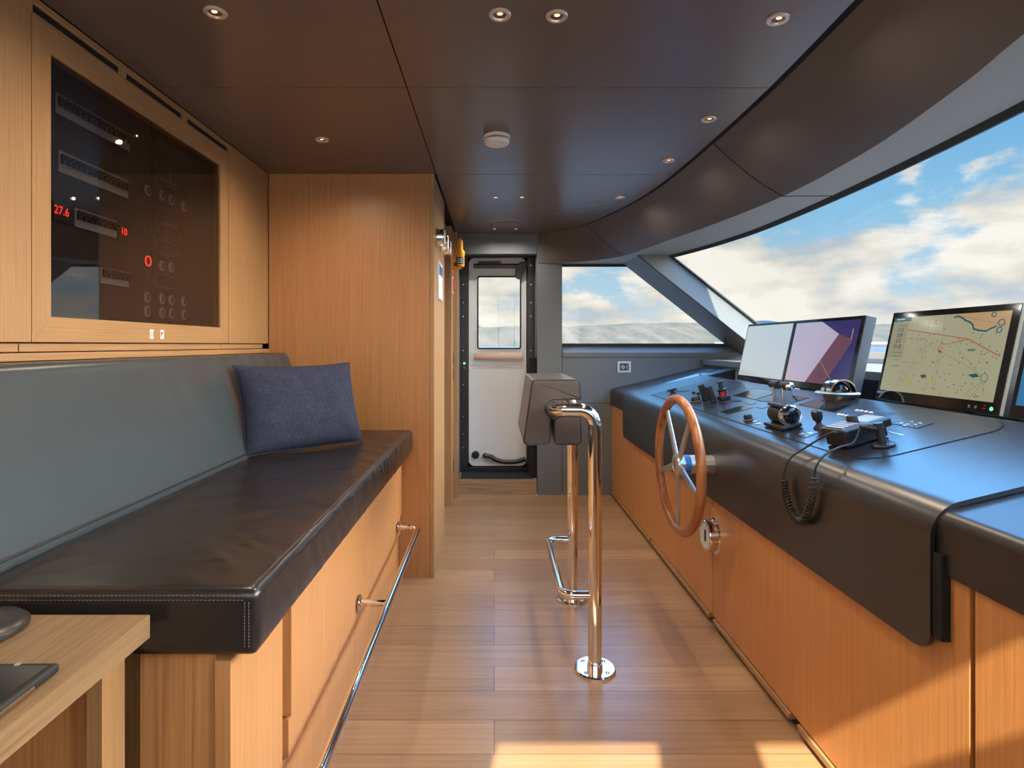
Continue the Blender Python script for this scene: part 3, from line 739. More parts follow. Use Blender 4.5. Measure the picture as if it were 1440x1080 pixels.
mb = MB(); mb.lathe([(0, .008), (.009, .006), (.010, 0)], 14, axis_M((-.262, 4.985, 1.048), (0, -1, 0))); mb.build('indicator_lamp', 'red_plastic', d1)
# wall socket
so = thing('wall_socket', (1.079, 4.73, 1.02), 'square grey socket plate on the dark wall below the side window', 'socket')
ring_face(MB(), rrect(.112, .094, .004), rrect(.074, .058, .003), 4.722, 4.73, (1.079, 1.067, 1.079, 1.067)).build('plate', 'aluminium', so)
MB().box(1.041, 1.117, 4.727, 4.7299, 1.037, 1.097).build('insert', 'plastic_black', so)
mb = MB(); mb.prism([(x + 1.069, z + 1.066) for x, z in rrect(.036, .036, .017)], 'y', 4.7235, 4.727); mb.box(1.098, 1.108, 4.7235, 4.727, 1.048, 1.086); mb.build('outlet', 'grey_plate', so)

# ------------------------------------------------------------------ leaning seat on two posts
ls = thing('leaning_seat', (.31, 2.494, 0), 'chrome leaning seat on two posts with taupe leather pad facing the helm', 'seat')
for s, yy, xx in ((1, 2.188, .387), (-1, 2.80, .385)):
    MB().tube(fillet([(xx, yy, .012), (xx, yy, 1.0), (.230, yy, 1.0), (.230, yy + s * .10, 1.0)], .062), .026, 24).build('post', 'chrome', ls, smooth=60)
    fl = MB().lathe([(.079, 0), (.079, .007), (.074, .012), (.030, .012), (.030, .030), (.026, .032)], 48, Matrix.Translation((xx, yy, 0))).build('base_flange', 'chrome', ls)
    for k in range(4):
        a = PI / 4 + k * PI / 2; MB().lathe([(.0085, 0), (.0085, .0015), (.005, .003), (.004, .001), (0, .001)], 14, Matrix.Translation((xx + .057 * math.cos(a), yy + .057 * math.sin(a), .012))).build('screw', 'steel', fl)
MB().tube(fillet([(.387, 2.188, .287), (.262, 2.188, .287), (.264, 2.80, .291), (.385, 2.80, .291)], .045), .0165, 18).build('foot_rail', 'chrome', ls, smooth=60)
MB().tube([(.230, 2.27, 1.0), (.230, 2.72, 1.0)], .0255, 18).build('cross_bar', 'chrome', ls, smooth=60)
def rounded_outline(P, r):
    P = [V((p[0], 0, p[1])) for p in P]; n = len(P); out = []
    for i in range(n):
        f = fillet([P[i - 1], P[i], P[(i + 1) % n]], r[i] if isinstance(r, (list, tuple)) else r, 5)[1:-1]
        out += [(q.x, q.z) for q in f]
    return out
big = rounded_outline([(.150, 1.113), (.338, 1.113), (.348, 1.03), (.232, 1.031), (.198, 1.0), (.224, .955), (.225, .853), (.112, .852)], [.014, .018, .008, .024, .024, .03, .022, .018])
small = rounded_outline([(.238, .968), (.345, .968), (.350, .852), (.236, .852)], [.035, .012, .022, .018])
for nm, out, ya, yb in (('large_pad', big, 2.252, 2.738), ('small_pad', small, 2.256, 2.734)):
    nP = len(out); nor = []
    for i in range(nP):
        e = V((out[(i + 1) % nP][0] - out[i - 1][0], out[(i + 1) % nP][1] - out[i - 1][1])).normalized(); nor.append(V((-e.y, e.x)))
    area2 = sum(out[i - 1][0] * out[i][1] - out[i][0] * out[i - 1][1] for i in range(nP)); sg = 1 if area2 > 0 else -1
    mb = MB(); rings = []; RR = .010
    for yy, dr in ((ya, 1), (yb, -1)):
        seq = [(RR * (1 - math.sin(PI / 2 * k / 5)), RR * (1 - math.cos(PI / 2 * k / 5))) for k in range(6)]
        if dr < 0: seq = seq[::-1]
        for ins, dep in seq: rings.append([mb.bm.verts.new((p[0] + sg * n_.x * ins, yy + dr * dep, p[1] + sg * n_.y * ins)) for p, n_ in zip(out, nor)])
    for a, b in zip(rings, rings[1:]):
        for i in range(nP): mb.bm.faces.new((a[i], a[(i + 1) % nP], b[(i + 1) % nP], b[i]))
    mb.bm.faces.new(rings[0]); mb.bm.faces.new(rings[-1][::-1]); bmesh.ops.recalc_face_normals(mb.bm, faces=mb.bm.faces)
    o = mb.build(nm, 'leather_taupe', ls, smooth=50)
    cxm = sum(p[0] for p in out) / len(out); czm = sum(p[1] for p in out) / len(out)
    for yy in (ya + .0025, yb - .0025):
        MB().tube([(p[0] + sg * n_.x * .0025, yy, p[1] + sg * n_.y * .0025) for p, n_ in zip(out, nor)], .0026, 6, closed=True).build('piping', 'leather_black', o, smooth=60)

# ------------------------------------------------------------------ helm console
SL = .24
def zt(x): return .665 + SL * x
NV = V((-SL, 0, 1)).normalized(); EX = V((1, 0, SL)).normalized()
def Cp(x, y, h=0.): return V((x, y, zt(x))) + NV * h
def on_console(px, py, h=0.):
    dx, dy = (px - CX) / F, (py - CY) / F; y = .585 / (dy + SL * dx)
    return Cp(dx * y, y, h)
hc = thing('helm_console', (1.2, 2.2, 0), 'long helm console with oak front and sloping black dashboard under the windshield', 'console')
MB().box(.993, 1.5, YN, 4.725, .0, .752).build('carcass', 'board_dark', hc)
for a, b, xf in ((3.963, 4.726, .9755), (2.546, 3.957, .9755), (1.168, 2.540, .9755), (YN, 1.153, .9745)):
    MB().box(xf, .992, a, b, .044, .752, .0012).build('front_panel', 'oak_helm_bounce', hc)
mb = MB()
for a, b in ((3.55, 4.726), (2.56, 3.54), (1.86, 2.53), (YN, 1.83)): mb.box(.968, .992, a + .01, b - .01, .018, .038, .002)
mb.build('toe_strip', 'oak_along', hc)
XE = 1.515
prof = [(.965, .757)] + [(p.x, p.z) for p in fillet([(.965, 0, .78), (.965, 0, .652 + SL * .965), (XE, 0, .652 + SL * XE)], .035)] + [(XE, .757)]
mb = MB(); mb.prism(prof, 'y', YN, 4.725, .004)
mb.prism([(XE - .01, .80), (XE - .01, .652 + SL * (XE - .01)), (1.718, .652 + SL * 1.718), (1.718, .80)], 'y', 4.052, 4.725)
mb.build('counter_slab', 'leather_black', hc, smooth=40)
MB().box(XE, 1.718, YN, 4.051, .85, .992).build('instrument_well', 'paint_black', hc)
MB().box(.955, .975, 1.215, 4.19, .615, .80).build('backing_board', 'groove_black', hc)
# draped sheet
YA, YB = 1.24, 4.21
pf = [V((.950, 0, z)) for z in [.575 + .045 * (i / 8) for i in range(9)]] + [V((.95, 0, .70))] + fillet([(.95, 0, .72), (.95, 0, zt(.95)), (XE, 0, zt(XE))], .085, 14)[1:]
sl = [0]
for a, b in zip(pf, pf[1:]): sl.append(sl[-1] + (b - a).length)
mb = MB(); R0 = .045; rows = []
for p, s in zip(pf, sl):
    ins = 0 if s >= R0 else R0 - math.sqrt(max(0, R0 * R0 - (R0 - s) ** 2))
    rows.append([mb.bm.verts.new((p.x, YA + ins + (YB - YA - 2 * ins) * t, p.z)) for t in (0, .02, .1, .3, .5, .7, .9, .98, 1)])
for a, b in zip(rows, rows[1:]):
    for i in range(8): mb.bm.faces.new((a[i], a[i + 1], b[i + 1], b[i]))
e = rows[-1]
q = [mb.bm.verts.new((XE, 4.052, zt(XE))), e[-1], mb.bm.verts.new((1.718, YB, zt(1.718))), mb.bm.verts.new((1.718, 4.052, zt(1.718)))]
bmesh.ops.recalc_face_normals(mb.bm, faces=mb.bm.faces)
f = mb.bm.faces.new(q)
f.normal_update()
if f.normal.z < 0: f.normal_flip()
for fc in list(mb.bm.faces): fc.normal_update()
top = [fc for fc in mb.bm.faces if abs(fc.normal.z) > .5][0]
if top.normal.z < 0: bmesh.ops.reverse_faces(mb.bm, faces=[fc for fc in mb.bm.faces if fc is not f])
bmesh.ops.solidify(mb.bm, geom=list(mb.bm.faces), thickness=.011)
mb.build('dash_cover', 'paint_black', hc, smooth=40)
# inset control plate with its groove
PXc, PYc = (1.048 + 1.488) / 2, (1.61 + 3.81) / 2
MP = frame_M(Cp(PXc, PYc), EX, (0, 1, 0), NV); pw, ph = .440 * 1.0284, 2.20
def plate(d, rn, rf):
    w, h = pw / 2 + d, ph / 2 + d; pts = []
    for cx, cy, a, r in ((w, h, 0, rf), (-w, h, 90, rf), (-w, -h, 180, rn), (w, -h, 270, rn)):
        ox, oy = cx - math.copysign(r, cx), cy - math.copysign(r, cy)
        for k in range(9):
            t = math.radians(a + 90 * k / 8); pts.append((ox + r * math.cos(t), oy + r * math.sin(t)))
    return pts
MB().prism(plate(.004, .094, .024), 'z', .0002, .0008, M=MP).build('plate_groove', 'groove_black', hc)
cpl = MB().prism(plate(0, .09, .02), 'z', .0002, .0022, M=MP).build('control_plate', 'paint_black_plate', hc)
HP = .0022
def quad_on(pxs, name, m, h, parent=cpl, grow=0.):
    P = [on_console(*p) for p in pxs]; c = sum(P, V()) / len(P)
    P = [c + (p - c) * (1 + grow) + NV * h for p in P]
    mb = MB(); mb.poly(P); B = [p - NV * .0012 for p in P]
    n = len(P)
    for i in range(n): mb.poly([P[i], P[(i + 1) % n], B[(i + 1) % n], B[i]])
    bmesh.ops.recalc_face_normals(mb.bm, faces=mb.bm.faces)
    return mb.build(name, m, parent, smooth=0)
for q in ([(1031.7, 556.7), (1063, 546.9), (1093, 552.6), (1063, 562.5)], [(1066, 564), (1100, 554.5), (1136, 560.5), (1108, 569)], [(1124, 570), (1150, 563), (1197.5, 570.3), (1174, 580.5)],
          [(1013, 579.5), (1042, 571.7), (1058, 574.3), (1025, 583.2)]):
    quad_on(q, 'display_surround', 'groove_black', HP + .0004, grow=.08); quad_on(q, 'inset_display', 'screen_inset', HP + .0014)
for q in ([(990, 571.5), (997, 569.7), (1005, 572), (998, 574.3)], [(1048, 568), (1056, 565.8), (1064, 567.4), (1056, 570)], [(1063, 573.3), (1073, 570.6), (1082, 572.4), (1072, 575.4)], [(1253, 596.7), (1277, 590.7), (1312, 596.7), (1290, 603.4)], [(1114, 611), (1147, 602.3), (1161, 606), (1133, 616.8)]):
    quad_on(q, 'switch_surround', 'groove_black', HP + .0004, grow=.10); quad_on(q, 'switch_panel', 'paint_black_plate', HP + .0014)
def button(px, py, r, h, m, name='push_button'):
    p = on_console(px, py, HP); M = frame_M(p, EX, (0, 1, 0), NV)
    return MB().lathe([(r, 0), (r, h * .8), (r * .85, h), (0, h)], 14, M).build(name, m, cpl)
for px, py in ((1180, 584.2), (1185, 584.8), (1191, 586), (1196.5, 586.8), (1205, 578.4), (1211.5, 579), (1218, 580.2), (1225, 581.5)): button(px, py, .0075, .004, 'white_plastic')
for px, py in ((1268, 597.3), (1277, 598.6), (1287, 599.2), (1273, 600.4), (1282, 594.9), (1294, 597.0)): button(px, py, .0065, .004, 'steel')
for px, py in ((1066, 597), (1060, 593.5), (1140, 610.5), (1126, 611.4)): button(px, py, .011, .003, 'steel')
for px, py in ((976, 553.5), (982.5, 554.8)): button(px, py, .011, .012, 'plastic_black')
quad_on([(1247.5, 608.3), (1250, 607.5), (1271.5, 612.6), (1268.5, 614)], 'label_strip', 'steel', HP + .0012)
mb = MB()
for i in range(9):
    for j in range(6):
        p = on_console(1238, 585.2, HP) + EX * ((i - 4) * .010) + V((0, (j - 2.5) * .010, 0)); mb.lathe([(0, .0006), (.0022, .0006), (.0022, 0)], 6, frame_M(p, EX, (0, 1, 0), NV))
mb.build('speaker_holes', 'groove_black', cpl)
for q in ([(936, 553), (947, 549.6), (973, 549.3), (966, 551.6)], [(1012, 567), (1022, 562.5), (1040, 563), (1044, 565.5)], [(1010, 548.7), (1022, 544), (1038, 545), (1030, 547)]):
    quad_on(q, 'switch_surround', 'groove_black', HP + .0008)

# things standing on the console
def on_plate(x, y, h=HP + .0017): return frame_M(Cp(x, y, h), EX, (0, 1, 0), NV)
def kxy(px, py): p = on_console(px, py); return p.x, p.y
for (px, py, lab) in ((992.5, 562.5, 'upright black rocker lever on the dashboard, farther from the red emergency stop'), (1003.5, 566, 'upright black rocker lever on the dashboard, right beside the red emergency stop')):
    x, y = kxy(px, py)
    if px < 1000:
        rk = thing('rocker_lever', Cp(x, y, HP), lab, 'lever', 'black rocker levers on the dashboard'); M = on_plate(x, y)
        MB().box(-.016, .016, -.022, .022, 0, .008, .003, M=M).build('base', 'plastic_black', rk)
        mb = MB(); mb.prism([(-.014, .004), (.014, .004), (.004, .088), (-.020, .084)], 'y', -.020, .020, -.004, M=M)
        for k in range(4): mb.box(-.021 + k * .001, -.010, -.016, .016, .030 + k * .013, .036 + k * .013, .002, M=M)
        mb.build('paddle', 'plastic_black', rk)
    else: dup(rk, Cp(x, y, HP), lab)
x, y = kxy(1018.5, 563); es_ = thing('emergency_stop', Cp(x, y, HP), 'black emergency stop button with a red collar on the far dashboard', 'button'); M = on_plate(x, y)
MB().box(-.026, .026, -.03, .03, 0, .022, .004, M=M).build('base', 'plastic_black', es_)
MB().lathe([(.019, .020), (.019, .048), (.015, .050)], 24, M).build('collar', 'red_plastic', es_)
mb = MB(); mb.lathe([(.022, .048), (.024, .052), (.024, .058), (.012, .062), (.010, .085), (.014, .088), (.014, .100), (0, .102)], 24, M)
for a in range(4): mb.box(.018, .022, -.003, .003, .02, .05, M=M @ Matrix.Rotation(a * PI / 2 + .4, 4, 'Z'))
mb.build('cap', 'plastic_black', es_)
for px, py, r, lab in ((979, 565, .026, 'low black rotary knob on the far dashboard beside two small buttons'), (1053, 591.5, .018, 'black rotary knob on the dashboard left of the throttle')):
    x, y = kxy(px, py); kn = thing('rotary_knob', Cp(x, y, HP), lab, 'knob'); M = on_plate(x, y)
    MB().lathe([(r * 1.25, 0), (r * 1.25, .003), (r * 1.1, .004)], 24, M).build('skirt', 'grey_faint', kn)
    MB().lathe([(r, .003), (r * .95, .018), (r * .8, .024), (0, .025)], 24, M).build('grip', 'plastic_black', kn)
x, y = kxy(946, 553); hb = thing('dash_handle', Cp(x, y, HP), 'flat black bar handle at the far end of the dashboard', 'handle'); M = on_plate(x, y)
MB().box(-.03, .03, -.011, .011, .012, .026, .004, M=M).build('bar', 'plastic_black', hb)
MB().box(-.012, .012, -.010, .010, 0, .014, .002, M=M).build('stem', 'plastic_black', hb)
# throttle
th = thing('throttle_control', Cp(1.118, 2.2, HP), 'twin lever engine throttle with round chrome end on the dashboard', 'throttle')
MB().box(-.040, .040, -.078, .070, 0, .016, .006, M=on_plate(1.115, 2.2)).build('base', 'plastic_black', th)
ctr = V((1.117, 2.2, .9825)); My = axis_M((1.117, 2.262, .9825), (0, -1, 0))
MB().lathe([(0, 0), (.030, .002), (.038, .012), (.038, .104), (.040, .106)], 40, My).build('drum', 'plastic_black', th)
e_ = MB().lathe([(.040, .104), (.0415, .108), (.0405, .118), (.036, .122), (.030, .121)], 40, My).build('end_ring', 'chrome', th)
MB().lathe([(.0305, .121), (.026, .1245), (.016, .128), (0, .1295)], 32, My).build('end_lens', 'glass_black', e_)
mb = MB(); mb.box(-.030, .030, -.048, .048, -.012, .0, .004, M=Matrix.Translation((1.108, 2.2, 1.024)))
mb.build('slot_plate', 'metal_black', th)
for y_ in (2.163, 2.232):
    mb = MB(); mb.prism([(1.094, 1.005), (1.140, 1.005), (1.124, 1.100), (1.092, 1.100)], 'y', y_ - .006, y_ + .006, .002); a_ = mb.build('lever_arm', 'steel', th)
    dy = -.006 if y_ < 2.2 else .006
    MB().tube([(1.106, y_ + dy - .027, 1.094), (1.106, y_ + dy + .027, 1.094)], .0155, 20).build('grip', 'plastic_black', a_, smooth=40)
MB().lathe([(0, 0), (.0155, 0), (.0165, .002), (.0155, .008), (.010, .011), (0, .0115)], 24, axis_M((1.106, 2.13, 1.094), (0, -1, 0))).build('grip_end', 'chrome', th)
# joystick
x, y = kxy(1153.5, 603.5); js = thing('joystick', Cp(x, y, HP), 'small black joystick standing behind the radio handset on the dashboard', 'joystick'); M = on_plate(x, y)
MB().lathe([(.022, 0), (.020, .006), (.012, .012), (.007, .022), (.007, .026)], 20, M).build('boot', 'rubber_black', js)
MB().lathe([(.008, .022), (.0165, .034), (.0185, .050), (.017, .062), (.010, .067), (0, .068)], 20, M).build('knob', 'plastic_black', js)
# radio handset, its coiled cord and the plug post
rx, ry = 1.158, 1.808
ra = thing('radio_handset', Cp(rx, ry, HP), 'black radio handset lying on its cradle with a coiled cord over the console edge', 'radio'); Mr = on_plate(rx, ry) @ Matrix.Rotation(math.radians(10), 4, 'Z')
MB().box(-.078, .074, -.042, .045, 0, .034, .006, M=Mr).build('cradle', 'plastic_black', ra)
rb = MB().box(-.088, .086, -.056, .050, .030, .060, .008, 3, M=Mr).build('body', 'plastic_black', ra)
mb = MB()
for k in range(22): mb.box(-.07 + k * .0068, -.067 + k * .0068, -.058, -.055, .036, .052, M=Mr)
mb.build('side_ribs', 'rubber_black', rb)
mb = MB()
for k in range(4): mb.box(-.076 + k * .017, -.064 + k * .017, -.036, .036, .060, .063, .001, M=Mr)
mb.build('keys', 'grey_plate', rb)
MB().box(.012, .078, -.036, .036, .0595, .0615, .0005, M=Mr).build('display', 'pix_pale_reflect', rb)
MB().lathe([(.017, .060), (.016, .076), (.012, .081), (0, .082)], 20, Mr @ Matrix.Translation((.0, .005, 0))).build('volume_knob', 'rubber_black', rb)
px_, py_ = kxy(1242.5, 628); Mq = on_plate(px_, py_)
pst = MB().lathe([(.031, 0), (.031, .004), (.027, .007), (.012, .008), (.010, .052), (.013, .056), (.013, .070), (0, .072)], 24, Mq).build('plug_post', 'metal_black', ra)
mb = MB(); mb.lathe([(.011, 0), (.012, .012), (.0125, .03), (.009, .034), (.006, .05)], 16, axis_M(Cp(px_, py_, .056), (-.8, .35, .06))); mb.build('plug', 'metal_black', pst)
mb = MB()
for k in range(3):
    a = k * 2 * PI / 3 + .5; mb.lathe([(.004, 0), (.004, .003), (0, .0035)], 10, Mq @ Matrix.Translation((.021 * math.cos(a), .021 * math.sin(a), .006)))
mb.build('screw', 'steel', pst)
XO = .930
cA, cB, cC = V((XO, 1.826, .815)), V((XO + .003, 1.736, .712)), V((XO, 1.652, .868))
ds = Mr @ V((-.088, -.030, .046))
lead = catmull([ds + V((.006, 0, 0)), ds + V((-.03, -.01, .006)), V((.985, 1.80, .925)), V((.945, 1.815, .888)), V((XO, 1.824, .84)), cA], 8)
Upath = catmull([cA, V((XO, 1.812, .765)), V((XO, 1.775, .722)), cB, V((XO, 1.705, .730)), V((XO, 1.672, .79)), cC], 30)
pe = Cp(px_, py_, .056) + V((-.8, .35, .06)).normalized() * .048
tail = catmull([cC, V((XO + .004, 1.648, .90)), V((.965, 1.655, .932)), V((1.02, 1.68, .948)), V((1.08, 1.708, .958)), pe], 8)
coil = []
nT = 33; m_ = len(Upath)
for k in range(nT * 10 + 1):
    t = k / (nT * 10) * (m_ - 1); i = min(int(t), m_ - 2); p = Upath[i].lerp(Upath[i + 1], t - i); tg = (Upath[i + 1] - Upath[i]).normalized()
    n1 = V((1, 0, 0)); n2 = tg.cross(n1); a = k / 10 * 2 * PI
    coil.append(p + (n1 * math.cos(a) + n2 * math.sin(a)) * .0092)
MB().tube(lead + coil + tail, .0031, 7).build('coiled_cord', 'rubber_black', ra, smooth=80)
MB().tube([ds + V((.008, 0, 0)), ds + V((-.026, -.008, .005))], .0055, 12).build('strain_relief', 'rubber_black', ra, smooth=60)
# compass binnacle
cx_, cy_ = 1.462, 2.425
cb = thing('compass', Cp(cx_, cy_, 0), 'chrome hooded compass on the dashboard between the two pairs of monitors', 'compass'); cz = 1.044
Mc = Matrix.Translation((cx_, cy_, cz))
MB().lathe([(.040, -.045), (.060, -.008), (.084, -.002), (.085, .002), (.080, .006), (.050, .007)], 48, Mc).build('base_plate', 'aluminium', cb)
MB().lathe([(.048, .005)] + [(.048 * math.cos(t), .008 + .045 * math.sin(t)) for t in [PI / 2 * i / 10 for i in range(11)]], 32, Mc).build('dome', 'glass_black', cb)
mb = MB()
for off, R_, w in ((-.030, .056, .016), (.026, .048, .012)):
    mb.grid(lambda u, v: (cx_ + R_ * math.cos(PI * u) * 1.0, cy_ + off + (v - .5) * 2 * w, cz + .006 + R_ * math.sin(PI * u)), 28, 3)
    mb.grid(lambda u, v: (cx_ + (R_ - .006) * math.cos(PI * u), cy_ + off + (v - .5) * 2 * w, cz + .006 + (R_ - .006) * math.sin(PI * u)), 28, 3, flip=True)
    for v_ in (0, 1):
        mb.grid(lambda u, q: (cx_ + (R_ - .006 * q) * math.cos(PI * u), cy_ + off + (v_ - .5) * 2 * w, cz + .006 + (R_ - .006 * q) * math.sin(PI * u)), 28, 1, flip=(v_ == 0))
mb.build('hood', 'chrome', cb, smooth=40, recalc=False)

# monitors
def monitor(yf, yn, lab):
    w, h = yf - yn, .360
    ev = V((.076, 0, .352)).normalized(); eu = V((0, -1, 0)); en = eu.cross(ev)
    M = frame_M((1.56, yf, 1.030), eu, ev, en)
    t = thing('monitor', (1.6, (yf + yn) / 2, .993), lab, 'monitor', 'monitors along the dashboard')
    MB().box(0, w, 0, h, -.052, -.003, .004, M=M).build('housing', 'housing_grey', t)
    bz = MB().box(.001, w - .001, .001, h - .001, -.003, .0, .0012, M=M).build('bezel', 'glass_black', t)
    MB().box(w * .25, w * .75, -.036, .04, -.046, -.018, M=M).build('stand', 'metal_black', t)
    scr = (.030 * w, .950 * w, .11 * h, .935 * h)
    def S(s, q): return (scr[0] + s * (scr[1] - scr[0]), scr[3] - q * (scr[3] - scr[2]))
    def area(nm, pts, m, d, par):
        mb = MB(); mb.prism([S(*p) for p in pts], 'z', d - .0002, d, M=M); return mb.build(nm, m, par, smooth=0)
    def line(nm, pts, wd, m, d, par):
        mb = MB(); P = [V((*S(*p), 0)) for p in pts]
        for a, b in zip(P, P[1:]):
            tt = (b - a).normalized(); n = V((-tt.y, tt.x, 0)) * wd
            mb.poly([M @ (q + V((0, 0, d))) for q in (a - n - tt * wd, b - n + tt * wd, b + n + tt * wd, a + n - tt * wd)])
        return mb.build(nm, m, par, smooth=0)
    def led(a, b, r, m): MB().lathe([(0, .001), (r, .0008), (r, 0)], 16, M @ Matrix.Translation((a * w, b * h, 0))).build('power_light', m, bz)
    return t, M, S, area, line, led, bz, w, h
FULL = [(0, 0), (1, 0), (1, 1), (0, 1)]
t, M, S, area, line, led, bz, w, h = monitor(3.660, 3.084, 'monitor with a pale painted reflection on its screen at the far end of the dashboard')
s = area('screen', [(-.01, -.03), (1.02, -.03), (1.02, 1.03), (-.01, 1.03)], 'pix_pale_reflect', .0006, t)  # pale reflection on the glass, painted as an even glow
t, M, S, area, line, led, bz, w, h = monitor(3.078, 2.503, 'monitor with a painted lilac reflection on its dark blue screen beside the compass')
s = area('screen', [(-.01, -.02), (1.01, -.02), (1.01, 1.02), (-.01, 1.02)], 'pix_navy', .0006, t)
area('lilac_reflection', [(-.01, -.02), (.44, -.02), (.74, .20), (.36, 1.02), (-.01, 1.02)], 'reflect_lilac', .0009, s)  # lilac reflection painted as glowing screen content
area('plum_patch', [(.74, .20), (.96, .30), (.66, 1.02), (.36, 1.02)], 'pix_plum', .0009, s)
line('yellow_trace', [(.52, .62), (.80, .99)], .0012, 'pix_amber', .0012, s)
line('yellow_trace', [(.93, .13), (.93, .28)], .003, 'pix_amber', .0012, s)
t, M, S, area, line, led, bz, w, h = monitor(2.330, 1.760, 'monitor showing a sand coloured nautical chart with a red route')
s = area('screen', FULL, 'pix_chart', .0006, t)
area('data_column', [(.0, .05), (.165, .05), (.165, .55), (.0, .55)], 'pix_side', .0009, s)
area('land', [(.575, 0), (1, 0), (1, .15), (.965, .165), (.91, .17), (.90, .21), (.845, .215), (.79, .20), (.75, .18), (.735, .13), (.71, .105), (.665, .075), (.645, .05), (.60, .03)], 'pix_land', .0009, s)
line('coast', [(.575, .04), (.60, .03), (.645, .055), (.665, .08), (.71, .11), (.735, .14), (.75, .19), (.79, .21), (.845, .22), (.88, .19), (.91, .17)], .0028, 'pix_teal', .0012, s)
tb = area('header', [(0, 0), (.178, 0), (.178, .055), (0, .055)], 'pix_teal', .0012, s)
for (a, b, r) in ((.88, .035, .008), (.945, .13, .011), (.94, .21, .009)):
    c = S(a, b); mb = MB(); mb.tube([M @ V((c[0] + r * math.cos(k * PI / 10), c[1] + r * math.sin(k * PI / 10), .0015)) for k in range(20)], .0016, 5, closed=True); mb.build('chart_symbol', 'pix_teal', s)
line('route', [(.17, .175), (.55, .265), (.73, .31), (.98, .50)], .0013, 'pix_red', .0013, s)
line('route', [(.73, .31), (.57, .365), (.525, .37), (.515, .34), (.495, .40), (.49, .44), (.52, .465)], .0010, 'pix_red', .0013, s)
line('heading_line', [(.53, .465), (.70, .58), (.88, .72)], .0009, 'pix_green', .0013, s)
area('vessel', [(.495, .44), (.525, .45), (.535, .475), (.515, .475), (.497, .46)], 'pix_red', .0016, s)
for pts in ([(.49, 0), (.505, .3), (.50, .8)], [(.52, .1), (.53, .9)], [(.44, .27), (.42, .35), (.33, .46), (.27, .65), (.22, .78)], [(.02, .28), (.36, .30), (.36, .62), (.17, .60)], [(.60, .33), (.88, .74)], [(.60, .02), (.98, .16)], [(.78, .95), (.90, .78), (.93, .95)], [(.9, .8), (.82, 1)], [(.46, .85), (.44, 1)]):
    line('depth_contour', pts, .0005, 'pix_grey', .0011, s)
mb = MB(); rnd = random.Random(3)
for k in range(120):
    a, b = rnd.uniform(.18, .98), rnd.uniform(.04, .97)
    if a > .6 and b < .22: continue
    c = S(a, b); mb.box(c[0] - .0024, c[0] + .0024, c[1] - .0015, c[1] + .0015, .001, .0012, M=M)
tag(mb.build('depth_soundings', 'pix_dot', s), kind='stuff')
area('shoal', [(.27, .86), (.30, .84), (.325, .90), (.29, .91)], 'pix_amber', .0012, s)
area('shoal', [(.47, .81), (.50, .80), (.505, .84), (.475, .85)], 'pix_amber', .0012, s)
area('islet', [(.78, .72), (.84, .70), (.87, .735), (.82, .75)], 'pix_teal', .0012, s)
area('islet', [(.735, .425), (.80, .42), (.79, .45), (.74, .45)], 'pix_grey', .0012, s)
area('islet', [(.38, .76), (.43, .75), (.44, .79), (.40, .80)], 'pix_dot', .0012, s)
c = S(.905, .74); mb = MB(); mb.tube([M @ V((c[0] + .013 * math.cos(k * PI / 12), c[1] + .013 * math.sin(k * PI / 12), .0014)) for k in range(24)], .0007, 5, closed=True); mb.build('range_ring', 'pix_ink', s)
BASE[s.name] = BASE[t.name]
for b, q, z_ in (('115', .175, 0), ('109', .250, 0), ('0.5', .325, 0), ('91.8', .400, 0)):
    c = S(.090, q); text(s, 'readout', b, .0235, M @ Matrix.Translation((c[0], c[1], .0013)), 'pix_ink')
for q in (.11, .48, .53, .58, .66):
    line('readout_unit', [(.07, q), (.15, q)], .0012, 'pix_grey', .0013, s)
line('header_text', [(.03, .028), (.11, .028)], .0022, 'pix_pale_reflect', .0015, s)
led(.948, .052, .0065, 'led_green'); 
mb = MB(); 
for a in (.80, .845): mb.lathe([(.005, .0006), (.005, 0)], 12, M @ Matrix.Translation((a * w, .052 * h, 0)))
mb.build('touch_key', 'grey_faint', bz)
mb = MB(); mb.box(.89 * w, .91 * w, .046 * h, .052 * h, 0, .0006, M=M); mb.box(.897 * w, .905 * w, .07 * h, .078 * h, 0, .0006, M=M); mb.build('touch_mark', 'red_plastic', bz)
t, M, S, area, line, led, bz, w, h = monitor(1.728, 1.155, 'monitor cut by the right frame edge next to the chart monitor')
s = area('screen', FULL, 'pix_blue', .0006, t)

# steering wheel
WX, WY, WZ, WR = .800, 2.477, .730, .2822
sw = thing('steering_wheel', (WX, WY, WZ), 'varnished wooden steering wheel with five metal spokes on the console front', 'steering wheel')
MB().tube([(WX, WY + WR * math.cos(2 * PI * k / 72), WZ + WR * math.sin(2 * PI * k / 72)) for k in range(72)], .0198, 18, closed=True).build('rim', 'teak_rim', sw, smooth=80)
for k in range(5):
    a = -PI / 2 + k * 2 * PI / 5; M = frame_M((WX, WY, WZ), (0, math.cos(a), math.sin(a)), (0, -math.sin(a), math.cos(a)), (1, 0, 0))
    mb = MB(); mb.prism([(.030, -.0165), (.272, -.0105), (.272, .0105), (.030, .0165)], 'z', -.006, .006, .002, M=M); mb.build('spoke', 'aluminium', sw)
hub = MB().lathe([(.046, .010), (.048, -.004), (.044, -.012), (.030, -.016), (.028, -.014), (0, -.015)], 36, axis_M((WX, WY, WZ), (1, 0, 0))).build('hub', 'aluminium', sw)
mb = MB(); mb.tube([(WX - .0165, WY + .018 * math.cos(k * PI / 12), WZ + .018 * math.sin(k * PI / 12)) for k in range(24)], .0016, 6, closed=True); mb.box(WX - .017, WX - .0145, WY - .003, WY + .003, WZ - .014, WZ + .014); mb.build('hub_emblem', 'steel', hub)
shf = MB().tube([(WX + .008, WY, WZ), (.9495, WY, WZ)], .040, 32).build('shaft_housing', 'aluminium', sw, smooth=40)
